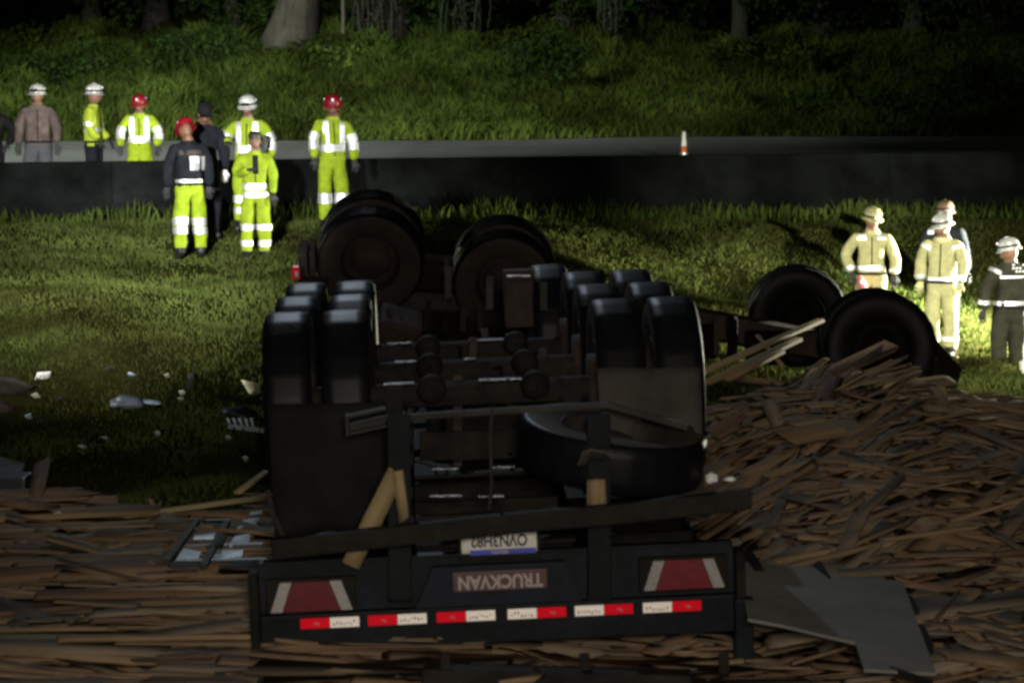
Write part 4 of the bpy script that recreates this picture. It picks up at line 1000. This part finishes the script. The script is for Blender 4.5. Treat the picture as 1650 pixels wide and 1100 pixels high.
mb = MB(); mb.box(c + Vector((-.05, -.06, -.10)), (.05, .01, .03)); mb.box(c + Vector((-.01, -.06, .07)), (.02, .01, .04)); mb.build('tool_reflector', M['tape'], tl)
person(1522, 326, 31.2, 1.88, 160, 'firefighter in dark blue jacket and brown helmet partly hidden behind a colleague', 'navy', 'navy', ('helmet', 'hbrown'), 'glove', bands=[('x', .15, 1.40, 1.47, .08, 1, 'tape', 'shoulder_patch')], bulk=1.0)
person(1520, 346, 30.0, 1.82, -25, 'tall firefighter in tan suit and white helmet lit from the right', 'tan', 'tan', ('helmet', 'hwhite'), 'tan', bands=[('arm', .8, .05), ('torso', 1.0, .05), ('leg', .6, .05), ('uparm', .12, .05)],
       arms=[((-.28, .0, 1.2), (-.27, -.03, .97)), ((.28, 0, 1.18), (.25, -.1, .96))], jacket_long=.12, headyaw=-35, headtilt=12, bulk=1.03)
p = person(1628, 386, 29.0, 1.78, 195, 'firefighter in dark jacket seen from behind at the right edge, helmet with white goggles', 'darkjk', 'darkjk', ('helmet', 'hwhite'), 'glove', bands=[('torso', 1.02, .05), ('arm', .55, .05), ('uparm', .10, .05), ('x', 0, 1.33, 1.36, .36, 1, 'tape', 'back_band')],
       jacket_long=.08, headyaw=60, headtilt=10, bulk=1.14, arms=[((-.33, 0, 1.17), (-.33, -.04, .93)), ((.33, 0, 1.17), (.33, -.04, .93))])
mb = MB()
for r_ in range(3):
    for q in range(6):
        if random.random() < .8: mb.box((-.19 + q * .045, .165, 1.40 + r_ * .04), (.028, .004, .022))
mb.build('jacket_lettering', M['tape'], p)

# ------------------------------------------------------------------ grass and undergrowth
def blades(n, xr, vr, hmin, hmax, wd, lean, keep=None, tri=2, zoff=0):
    x = rng.uniform(*xr, n); v = rng.uniform(0, 1, n); v = vr[0] + (vr[1] - vr[0]) * v; y = v + S(x)
    if keep is not None: k = keep(x, y, v); x, y, v = x[k], y[k], v[k]
    n = len(x); z = G(x, y) + zoff
    clump = .5 + .5 * np.sin(x * 2.3 + np.sin(y * 1.9) * 1.5) * np.sin(y * 2.1 + 1.3 * np.sin(x * 1.3))
    h = (hmin + (hmax - hmin) * rng.random(n)) * (.45 + .9 * clump); th = rng.uniform(0, 2 * PI, n); ln = rng.uniform(.1, 1, n) * lean * h
    w_ = wd * rng.uniform(.6, 1.4, n); ux, uy = np.cos(th), np.sin(th)
    a = np.stack([x - ux * w_, y - uy * w_, z - .02], -1); b = np.stack([x + ux * w_, y + uy * w_, z - .02], -1)
    ph = rng.uniform(0, 2 * PI, n); lx, ly = np.cos(ph) * ln, np.sin(ph) * ln
    m1 = np.stack([x - ux * w_ * .7 + lx * .35, y - uy * w_ * .7 + ly * .35, z + h * .6], -1); m2 = np.stack([x + ux * w_ * .7 + lx * .35, y + uy * w_ * .7 + ly * .35, z + h * .6], -1)
    c = np.stack([x + lx, y + ly, z + h], -1)
    V = np.stack([a, b, m1, m2, c], 1).reshape(-1, 3); i = np.arange(n) * 5
    F = np.concatenate([np.stack([i, i + 1, i + 3], -1), np.stack([i, i + 3, i + 2], -1), np.stack([i + 2, i + 3, i + 4], -1)])
    return V, F
def keep_near(x, y, v):
    cone_ = np.abs(x) < y * .235 + .4
    worn = np.sin(x * .9 + np.sin(y * .7) * 2) * np.sin(y * 1.25 + x * .4) + .35 * np.sin(x * 3.1 - y * 2.2)
    cone_ &= (worn < .8) | (rng.random(len(x)) < .25)
    return cone_ & (y > lumber_edge(x) - .2) & (v < 34.1) & ~((np.abs(x + .2) < 1.25) & (y < 20.4))
V, F = blades(230000, (-8.5, 8.5), (12, 34.2), .025, .085, .009, 1.5, keep_near)
tag(link('grass', fast_mesh('grass', V, F), M['grass']), 'short rough grass of the median lit by work lights', kind='stuff')
V, F = blades(9000, (-8.8, 9.2), (33.3, 34.25), .08, .30, .014, .6, lambda x, y, v: (v > 34.25 - .9 * rng.random(len(x)) ** 2) & (v < 34.22))  # weeds added to darken the strip in the barrier's shadow
tag(link('weeds', fast_mesh('weeds', V, F), M['bush']), 'weeds added for the shaded strip along the foot of the barrier', kind='stuff')
def keep_far(x, y, v): return np.abs(x) < y * .235 + 1
V, F = blades(150000, (-19, 19), (55.5, 72), .12, .42, .035, 1.3, keep_far)
tag(link('undergrowth', fast_mesh('undergrowth', V, F), M['bush']), 'tall unmown grass and weeds covering the bank beyond the road', kind='stuff')

def leaf_cloud(n, c, r, size, shape=1.):
    "leaf quads through an uneven ellipsoid volume"
    d = rng.normal(size=(n, 3)); d /= np.linalg.norm(d, axis=1)[:, None]
    rad = rng.random(n) ** .45; lob = 1 + .28 * np.sin(d[:, 0] * 4 + c[0]) * np.cos(d[:, 1] * 3.3) + .2 * np.sin(d[:, 2] * 6 + c[0])
    p = np.array(c) + d * (rad * lob)[:, None] * np.array(r)
    a = rng.normal(size=(n, 3)); a /= np.linalg.norm(a, axis=1)[:, None]; b = np.cross(a, rng.normal(size=(n, 3))); b /= np.linalg.norm(b, axis=1)[:, None]
    s = size * rng.uniform(.5, 1.3, n)[:, None]
    V = np.stack([p - a * s, p + b * s * .45, p + a * s, p - b * s * .45], 1).reshape(-1, 3); i = np.arange(n) * 4
    return V, np.stack([i, i + 1, i + 2, i + 3], -1)
def bush(px, py, Y, r, n, label, m='bush', size=.1):
    c = P(px, py, Y); gz = float(G(c.x, c.y)); t = empty('shrub', (c.x, c.y, gz), label=label, cat='shrub')
    V, F = leaf_cloud(n, (0, 0, r[2] * .55), r, size); link('foliage', fast_mesh('foliage', V, F), M[m], t)
    mb = MB()
    for k in range(5):
        a = k * 1.3; mb.tube([(0, 0, -.1), (math.cos(a) * r[0] * .3, math.sin(a) * r[1] * .3, r[2] * .5), (math.cos(a) * r[0] * .6, math.sin(a) * r[1] * .6, r[2] * .95)], [.03, .02, .008], 5)
    mb.build('stem', M['darkbark'], t)
bush(875, 150, 62.5, (1.3, .8, .9), 1500, 'dark leafy shrub in the middle of the green bank', 'leaf', .09)
bush(120, 150, 62, (2.4, 1, .8), 1800, 'wide dark shrub on the bank above the pale helmets', 'leaf', .09)
bush(330, 120, 65, (1.5, .9, .7), 1300, 'dark shrub on the bank above the man in the black cap', 'leaf', .1)
bush(860, 80, 66, (1.2, .8, .9), 1300, 'bright green shrub on top of the bank at the centre', 'bush', .1)
bush(1240, 95, 67, (1.7, .9, .8), 1300, 'low green shrub on top of the bank right of centre', 'bush', .1)
bush(1420, 160, 62, (2.6, .9, .7), 1800, 'dark shrub on the right part of the bank', 'leaf', .1)
bush(1580, 150, 63, (1.6, .9, .9), 1300, 'dark shrub on the bank at the right edge', 'leaf', .1)
bush(560, 110, 66, (1.3, .8, .6), 1100, 'low weedy shrub at the foot of the leaning trunk', 'bush', .1)
bush(40, 85, 67, (1.9, .8, .6), 1200, 'green shrub on top of the bank at the left edge', 'bush', .1)

def tree(px, py, Y, lean, h, r0, m, label, crown=(2.6, 2.4, 3.0), n=3500, group=None, low=3.0):
    c = P(px, py, Y); gz = float(G(c.x, c.y)) - .2; t = empty('tree', (c.x, c.y, gz), label=label, cat='tree', group=group)
    mb = MB(); pts = []; rr = []
    for k in range(9):
        f = k / 8; pts.append((lean * f * h * .5 + .12 * math.sin(f * 7 + px), .1 * math.sin(f * 5 + px), f * h)); rr.append(r0 * (1.15 - .85 * f) * (1.35 if k == 0 else 1))
    mb.tube(pts, rr, 14)
    for k in range(5):
        f = .35 + .12 * k; b0 = Vector(pts[int(f * 8)]); a = k * 2.4 + px; l_ = 2.2 - .2 * k
        mb.tube([b0, b0 + Vector((math.cos(a) * l_ * .5, math.sin(a) * l_ * .5, l_ * .35)), b0 + Vector((math.cos(a) * l_, math.sin(a) * l_, l_ * .45))], [r0 * .35, r0 * .22, r0 * .08], 7)
    for v in mb.bm.verts: v.co += Vector((noise.noise(v.co * 1.7), noise.noise(v.co * 1.7 + Vector((9, 0, 0))), 0)) * r0 * .35
    mb.build('trunk', m, t, True)
    V, F = leaf_cloud(n, (lean * h * .4, 0, h * .8), crown, .16); V2, F2 = leaf_cloud(n // 3, (lean * h * .2 + .8, -.6, low), (1.8, 1.2, 1.2), .12)
    link('crown', fast_mesh('crown', np.concatenate([V, V2]), np.concatenate([F, F2 + len(V)])), M['leaf'], t)
tree(448, 98, 69, .62, 11, .62, M['bark'], 'tree with a thick pale grey trunk leaning to the right on the bank top', n=3000, low=6.5)
for i, (px, Y, l_, r_, lab) in enumerate(((20, 76, .05, .30, 'dark tree at the far left of the wood'), (150, 73, -.06, .25, 'thin dark tree above the yellow shirt man'), (255, 77, .1, .32, 'dark tree left of the pale leaning trunk'),
        (372, 74, -.04, .2, 'slim dark tree just left of the pale leaning trunk'), (640, 72, .08, .26, 'dark tree right of the pale leaning trunk'), (735, 76, -.05, .34, 'dark tree above the second overturned dolly wheel'), (905, 74, .04, .3, 'dark tree left of the hanging vines'),
        (1060, 77, -.08, .3, 'dark tree right of the hanging vines'), (1190, 74, .05, .24, 'slim dark tree above the traffic cone side of the bank'), (1330, 78, .06, .34, 'dark tree above the two right wheels'), (1470, 75, -.05, .28, 'dark tree above the tan firefighters'), (1600, 77, .03, .32, 'dark tree at the far right of the wood'))):
    tree(px, 80, Y, l_, 10 + (i % 3), r_, M['darkbark'], lab, n=2600, group='trees of the dark wood', low=1.6 + (i % 3) * .5)
mb = MB(); a = P(553, 100, 67.5); gz = float(G(a.x, a.y)); mb.tube([(a.x, a.y, gz - .2), (a.x + .02, a.y, gz + 6)], [.05, .045], 8); tag(mb.build('pole', M['bark']), 'thin grey pole right of the pale leaning trunk', 'pole')
def vines(px0, px1, n_, label, Y, m='vine'):
    c = P((px0 + px1) / 2, 70, Y); t = empty('hanging_vine', (c.x, c.y, c.z), label=label, cat='vine')
    mb = MB()
    for k in range(n_):
        q = P(random.uniform(px0, px1), 0, Y) - c; x0 = q.x; ztop = 4.5; zb = random.uniform(-.6, 1.0)
        pts = [(x0 + .08 * math.sin(j * 1.3 + k), random.uniform(-.15, .15), ztop + (zb - ztop) * j / 7) for j in range(8)]; mb.tube(pts, [.035 * random.uniform(.4, 1)] * 8, 4)
    mb.build('vine_stems', M[m], t)
    V, F = leaf_cloud(600, (0, 0, 1.8), ((px1 - px0) / 110, .3, 2.6), .08); link('vine_leaves', fast_mesh('vine_leaves', V, F), M[m], t)
vines(968, 1000, 16, 'pale curtain of vines hanging above the bank right of centre', 70)
vines(560, 640, 18, 'tangled vines hanging right of the leaning trunk', 70.5, 'darkbark')
vines(700, 790, 14, 'loose vines hanging in the dark wood near the centre', 71)
# closed dark wood behind: a mass nobody could count
V, F = leaf_cloud(60000, (0, 84, 9), (40, 4, 7), .35)
tag(link('far_wood', fast_mesh('far_wood', V, F), M['leaf']), 'dark mass of foliage deep in the wood', kind='stuff')
